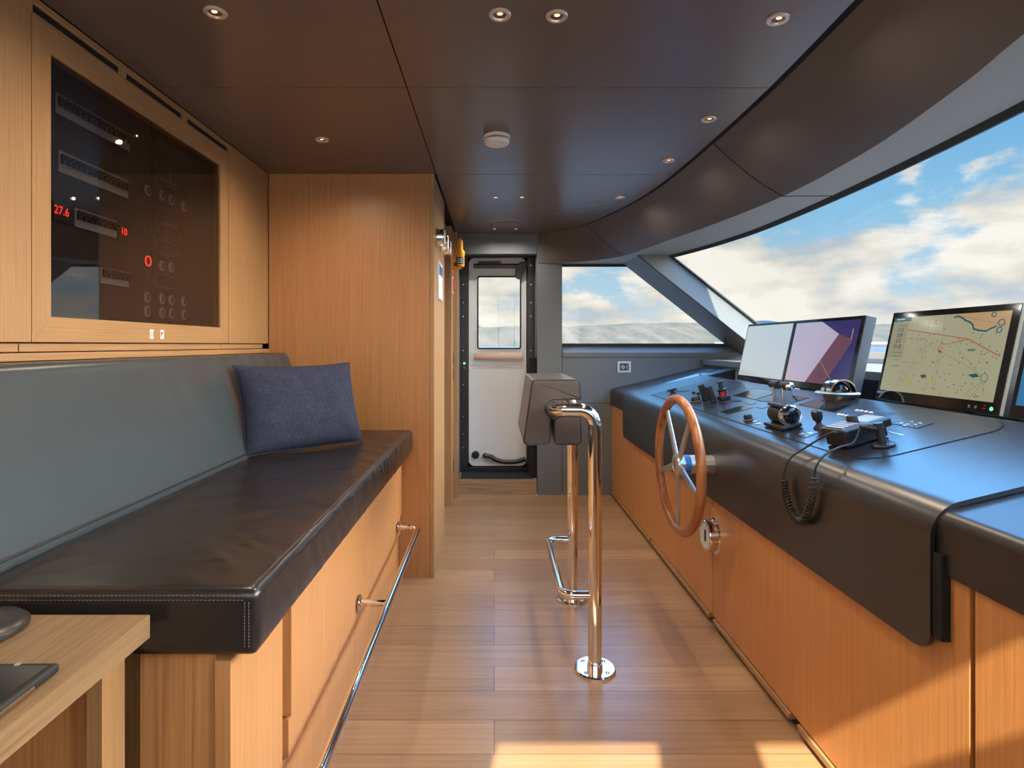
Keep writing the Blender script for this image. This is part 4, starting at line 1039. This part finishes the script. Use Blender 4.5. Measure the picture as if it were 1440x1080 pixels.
MB().tube([(WX + .022, WY, WZ), (WX + .048, WY, WZ)], .0408, 32).build('shaft_band', 'blue_band', shf, smooth=40)
# round instrument low on the console front
gi = thing('round_instrument', (.9750, 2.515, .408), 'round chrome porthole instrument low on the oak console front beneath the wheel', 'instrument'); M = axis_M((.9750, 2.515, .408), (-1, 0, 0))
MB().lathe([(.079, 0), (.079, .004), (.068, .006), (.068, .040), (.064, .046), (.0565, .046), (.0565, .030)], 48, M).build('case', 'chrome', gi)
fc = MB().lathe([(.0555, .039), (.0555, .041), (0, .041)], 40, M).build('face', 'paper_white', gi)
mb = MB(); mb.prism(rrect(.012, .052, .006), 'z', .041, .045, M=M); mb.build('slot_handle', 'plastic_black', gi)

# ------------------------------------------------------------------ desk in the near left corner
dk = thing('desk', (-.93, .5, 0), 'oak desk corner with thick edge against the near end of the bench', 'desk')
MB().box(-1.205, -.618, -.25, 1.022, .7245, .7655, .001).build('desk_top', 'oak_desk', dk)
MB().box(-.6957, -.6685, .97, 1.030, 0, .7240, .001).build('leg_panel', 'oak_upright', dk)
MB().box(-1.205, -.6962, .985, 1.010, 0, .7240).build('back_panel', 'oak_striped', dk)
tb = thing('tablet', (-.76, .69, .766), 'tablet in a black case on the corner of the oak desk', 'tablet')
Mt = Matrix.Translation((-.756, .67, .7665)) @ Matrix.Rotation(math.radians(1.5), 4, 'Z')
MB().box(-.118, .118, -.17, .17, 0, .014, .005, 3, M=Mt).build('case', 'rubber_black', tb)
MB().box(-.108, .108, -.160, .160, .0135, .0146, .0004, M=Mt).build('screen', 'glass_black', tb)
mb = MB(); mb.box(.116, .1195, -.09, .12, .003, .008, .001, M=Mt); mb.build('edge_strip', 'coppery_metal', tb)
MB().lathe([(.0045, 0), (.0045, .0002), (0, .0003)], 12, Mt @ Matrix.Translation((.06, .1645, .014))).build('camera', 'grey_plate', tb)
rp = thing('round_pad', (-.862, .948, .766), 'rounded black pad at the far left corner of the oak desk', 'pad')
MB().lathe([(0, 0), (.062, 0), (.070, .006), (.070, .012), (.060, .021), (.030, .025), (0, .0255)], 40, Matrix.Translation((-.862, .948, .766))).build('pad', 'leather_black', rp)

# ------------------------------------------------------------------ ceiling fittings
def cl(px, py): y = (CEIL - H) * F / (CY - py); return (px - CX) * y / F, y
names = {0: (303, 17, 'recessed downlight in the ceiling above the wall cabinet'), 1: (703, 20, 'left one of the two downlights set close together near the viewer'), 2: (783, 22, 'right one of the two downlights set close together near the viewer'),
         3: (1094, 26, 'large looking downlight nearest the viewer beside the curved valance'), 4: (453, 196, 'recessed downlight in front of the tall cabinet top'), 5: (997, 167, 'downlight by the valance, second back from the viewer'), 6: (940, 225, 'downlight by the valance, third back from the viewer'),
         7: (872, 277, 'downlight by the valance, farthest back of that curved row')}
lamp = bpy.data.lights.new('downlight_lamp', 'SPOT'); lamp.energy = 12; lamp.color = (1, .80, .58); lamp.spot_size = math.radians(165); lamp.spot_blend = 1.; lamp.shadow_soft_size = .008
def downlight(x, y, lab, sc_=1.):
    t = thing('ceiling_light', (x, y, CEIL), lab, 'ceiling light', 'recessed downlights in the leather ceiling'); Mz = Matrix.Translation((x, y, CEIL)) @ Matrix.Diagonal((sc_, sc_, -1, 1))
    MB().lathe([(.031, -.001), (.031, .003), (.028, .006), (.021, .006), (.0185, .0015)], 32, Mz).build('trim_ring', 'lamp_ring', t)
    b = MB().lathe([(.0182, .0016), (.010, .0012), (0, .001)], 24, Mz).build('lens', 'lamp_cup', t)
    MB().lathe([(.0085, .0016), (.0075, .004), (0, .005)], 16, Matrix.Translation((x, y - .006, CEIL)) @ Matrix.Diagonal((1, .7, -1, 1))).build('bulb', 'lamp_warm', b)
    lo = bpy.data.objects.new('lamp', lamp); COL.objects.link(lo); lo.parent = t; lo.location = (0, 0, -.012)
    return t
x, y = cl(*names[0][:2]); dl = downlight(x, y, names[0][2])
for k in range(1, 8):
    x, y = cl(*names[k][:2]); dup(dl, (x, y, CEIL), names[k][2])
lamp_s = None
for k, (px, py, lab) in enumerate(((697, 277, 'left one of two small ceiling spots beyond the smoke detector'), (733.5, 277, 'right one of two small ceiling spots beyond the smoke detector'), (695.5, 321.5, 'left one of two small spots below the round ceiling cover'), (725.5, 321.5, 'right one of two small spots below the round ceiling cover'))):
    x, y = cl(px, py)
    if k == 0:
        sp = thing('ceiling_spot', (x, y, CEIL), lab, 'ceiling spot', 'small spots in the far ceiling'); Mz = Matrix.Translation((x, y, CEIL)) @ Matrix.Diagonal((1, 1, -1, 1))
        MB().lathe([(.021, -.001), (.021, .003), (.018, .005), (.013, .004), (.011, .001)], 24, Mz).build('trim_ring', 'steel', sp)
        MB().lathe([(.0115, .0014), (0, .001)], 20, Mz).build('lens', 'lamp_warm', sp)
        l2 = bpy.data.lights.new('spot_lamp', 'SPOT'); l2.energy = 7; l2.color = (1, .95, .88); l2.spot_size = math.radians(160); l2.spot_blend = 1.; l2.shadow_soft_size = .01
        lo = bpy.data.objects.new('lamp', l2); COL.objects.link(lo); lo.parent = sp; lo.location = (0, 0, -.010)
    else: dup(sp, (x, y, CEIL), lab)
x, y = cl(711.5, 316.5)
rc = thing('ceiling_cover', (x, y, CEIL), 'round flush cover in the far ceiling in front of the door', 'cover'); Mz = Matrix.Translation((x, y, CEIL)) @ Matrix.Diagonal((1, 1, -1, 1))
MB().lathe([(.121, -.001), (.121, .0025), (.116, .0030), (.114, .001)], 48, Mz).build('rim', 'grey_faint', rc)
MB().lathe([(.1145, -.001), (.1145, .0012), (0, .0012)], 48, Mz).build('disc', 'leather_ceiling', rc)
x, y = cl(698.5, 191)
sd = thing('smoke_detector', (x, y, CEIL), 'white round smoke detector on the dark leather ceiling', 'smoke detector'); Mz = Matrix.Translation((x, y, CEIL)) @ Matrix.Diagonal((1, 1, -1, 1))
MB().lathe([(.052, -.001), (.058, .002), (.058, .014), (.052, .016)], 48, Mz).build('base', 'white_plastic', sd)
mb = MB()
for k in range(40): mb.box(.0575, .0588, -.0016, .0016, .003, .013, M=Mz @ Matrix.Rotation(k * PI / 20, 4, 'Z'))
mb.build('ribs', 'white_plastic', sd)
MB().lathe([(.047, .014), (.047, .022)], 40, Mz).build('vent_gap', 'groove_black', sd)
MB().lathe([(.050, .020), (.056, .022), (.056, .030), (.050, .037), (0, .038)], 48, Mz).build('cover', 'white_plastic', sd)

# ------------------------------------------------------------------ outside: sea, shore, foredeck
struct(MB().box(-9000, 9000, -6000, 9000, -4.6, -4.5).build('sea', 'sea_water', smooth=0))
def ridge(x, d, base, amp, sc_, seed): return base + amp * (noise.noise(V((x * sc_, seed, 0))) * .6 + noise.noise(V((x * sc_ * 2.7, seed, 3))) * .28 + noise.noise(V((x * sc_ * 7, seed, 5))) * .1)
def hill(name, y0, y1, m, base, amp, s_, seed):
    mb = MB()
    def fn(u, v):
        x = -4500 + 9500 * u; r = max(6, ridge(x, y0, base, amp, s_, seed)); t = math.sin(PI / 2 * v)
        return (x, y0 + (y1 - y0) * v, -5 + r * t + 26 * t * (1 - v) * noise.noise(V((x * .012, v * 4, seed))) )
    mb.grid(fn, 260, 14, flip=True); return struct(mb.build(name, m, smooth=60))
hill('hills', 1900, 2600, 'hill_scrub', 88, 60, .0017, 2.3)
hill('mountains', 4200, 5400, 'hill_far', 165, 230, .0011, 8.1)
mb = MB(); mb.prism([(2.75, -3), (2.75, 6.2), (4.6, 6.0), (6.2, 4.6), (7, 2.3), (6.2, 0), (4.6, -3)], 'z', .55, .6); fd = struct(mb.build('foredeck', 'white_deck', smooth=0))
mb = MB()
edge = catmull([(2.4, 6.3, 0), (4.2, 6.1, 0), (5.9, 5.0, 0), (6.9, 3.6, 0), (7.2, 2.3, 0), (6.9, 1, 0), (5.9, -.4, 0)], 8)
strip([p + V((0, 0, .55)) for p in edge], [p + V((0, 0, 1.17)) for p in edge], mb); strip([p + V((0, 0, 1.17)) for p in edge], [p + V((.12, .12, 1.17)) for p in edge], mb)
struct(mb.build('bulwark', 'white_deck', fd, smooth=60))
struct(MB().tube([p + V((.06, .06, 1.262)) for p in edge], .02, 8).build('deck_rail', 'steel', fd, smooth=60))

# ------------------------------------------------------------------ sky, sun, camera
W = bpy.data.worlds.new('sky'); sc.world = W; W.use_nodes = True
nt = W.node_tree; nt.nodes.clear()
class _W: node_tree = nt
wm = _W()
out = nd(wm, 'ShaderNodeOutputWorld'); bg = nd(wm, 'ShaderNodeBackground'); lk(wm, bg.outputs[0], out.inputs[0])
tc = nd(wm, 'ShaderNodeTexCoord'); sp_ = nd(wm, 'ShaderNodeSeparateXYZ'); lk(wm, tc.outputs['Generated'], sp_.inputs[0])
def mth(op, a, b=None, c=None):
    n = nd(wm, 'ShaderNodeMath', operation=op)
    for i, x in enumerate((a, b, c)):
        if x is None: continue
        if isinstance(x, (int, float)): n.inputs[i].default_value = x
        else: lk(wm, x, n.inputs[i])
    return n.outputs[0]
def mrange(x, a, b, c, d):
    n = nd(wm, 'ShaderNodeMapRange', interpolation_type='SMOOTHSTEP'); lk(wm, x, n.inputs[0])
    for i, q in enumerate((a, b, c, d)): n.inputs[1 + i].default_value = q
    return n.outputs[0]
r = ramp(wm, [(.0, (.66, .76, .80)), (.06, (.58, .75, .86)), (.20, (.30, .62, .90)), (.34, (.16, .45, .86)), (1., (.07, .20, .55))])
lk(wm, sp_.outputs['Z'], r.inputs['Fac'])
# cumulus banks, taller than they are deep towards the horizon
n1 = nd(wm, 'ShaderNodeTexNoise'); n1.inputs['Scale'].default_value = 1.; n1.inputs['Detail'].default_value = 10; n1.inputs['Roughness'].default_value = .56; n1.inputs['Distortion'].default_value = .15
mp = nd(wm, 'ShaderNodeMapping'); mp.inputs['Location'].default_value = (3.1, 1.7, .4); mp.inputs['Scale'].default_value = (5.2, 5.2, 12.5); lk(wm, tc.outputs['Generated'], mp.inputs[0]); lk(wm, mp.outputs[0], n1.inputs['Vector'])
low = mrange(sp_.outputs['Z'], .04, .36, .25, -.26)
cf = mrange(mth('ADD', n1.outputs['Fac'], low), .51, .62, 0., 1.)
n2 = nd(wm, 'ShaderNodeTexNoise'); n2.inputs['Scale'].default_value = 1.5; n2.inputs['Detail'].default_value = 9
lk(wm, mp.outputs[0], n2.inputs['Vector'])
rc_ = ramp(wm, [(.36, (.58, .66, .72)), (.47, (.90, .84, .74)), (.58, (1.10, 1.04, .93))]); lk(wm, n2.outputs['Fac'], rc_.inputs['Fac'])
mx = nd(wm, 'ShaderNodeMix', data_type='RGBA'); lk(wm, cf, mx.inputs[0]); lk(wm, r.outputs['Color'], mx.inputs[6]); lk(wm, rc_.outputs['Color'], mx.inputs[7])

# unseen sky over the bow and overhead, brightened as added fill for the room
hl = mth('SQRT', mth('ADD', mth('MULTIPLY', sp_.outputs['X'], sp_.outputs['X']), mth('MULTIPLY', sp_.outputs['Y'], sp_.outputs['Y'])))
ca_ = mth('DIVIDE', sp_.outputs['X'], mth('MAXIMUM', hl, .001))
glow = mth('MULTIPLY', mrange(ca_, .70, .93, 0., 1.), mrange(sp_.outputs['Z'], .85, .45, 0., 1.))
high = mrange(sp_.outputs['Z'], .31, .46, 0., 6.3)
mg = nd(wm, 'ShaderNodeMix', data_type='RGBA'); lk(wm, mth('MULTIPLY', glow, .85), mg.inputs[0]); lk(wm, mx.outputs[2], mg.inputs[6]); mg.inputs[7].default_value = (1., .93, .82, 1); lk(wm, mg.outputs[2], bg.inputs['Color'])
lk(wm, mth('ADD', mth('MULTIPLY_ADD', glow, 11.5, .56), high), bg.inputs['Strength'])

sun = bpy.data.lights.new('sun', 'SUN'); sun.energy = 10; sun.color = (1, .86, .66); sun.angle = math.radians(.6)
so_ = bpy.data.objects.new('sun', sun); COL.objects.link(so_); so_.rotation_euler = V((.2, 1, -.97)).to_track_quat('-Z', 'Y').to_euler(); so_.location = (-2, -8, 8)

cam = bpy.data.cameras.new('camera'); cam.sensor_width = 36; cam.lens = 36 * F / 1440; cam.shift_x = (720 - CX) / 1440; cam.shift_y = -(540 - CY) / 1440; cam.clip_end = 20000; cam.clip_start = .02
co = bpy.data.objects.new('camera', cam); COL.objects.link(co); co.location = (0, 0, H); co.rotation_euler = (PI / 2, 0, 0); sc.camera = co
sc.view_settings.view_transform = 'Standard'; sc.view_settings.look = 'None'; sc.view_settings.gamma = 1; sc.view_settings.use_curve_mapping = False; sc.view_settings.exposure = .76
sc.cycles.max_bounces = 8; sc.cycles.diffuse_bounces = 5; sc.cycles.glossy_bounces = 4; sc.cycles.transparent_max_bounces = 12; sc.cycles.sample_clamp_indirect = 6; sc.cycles.use_denoising = True
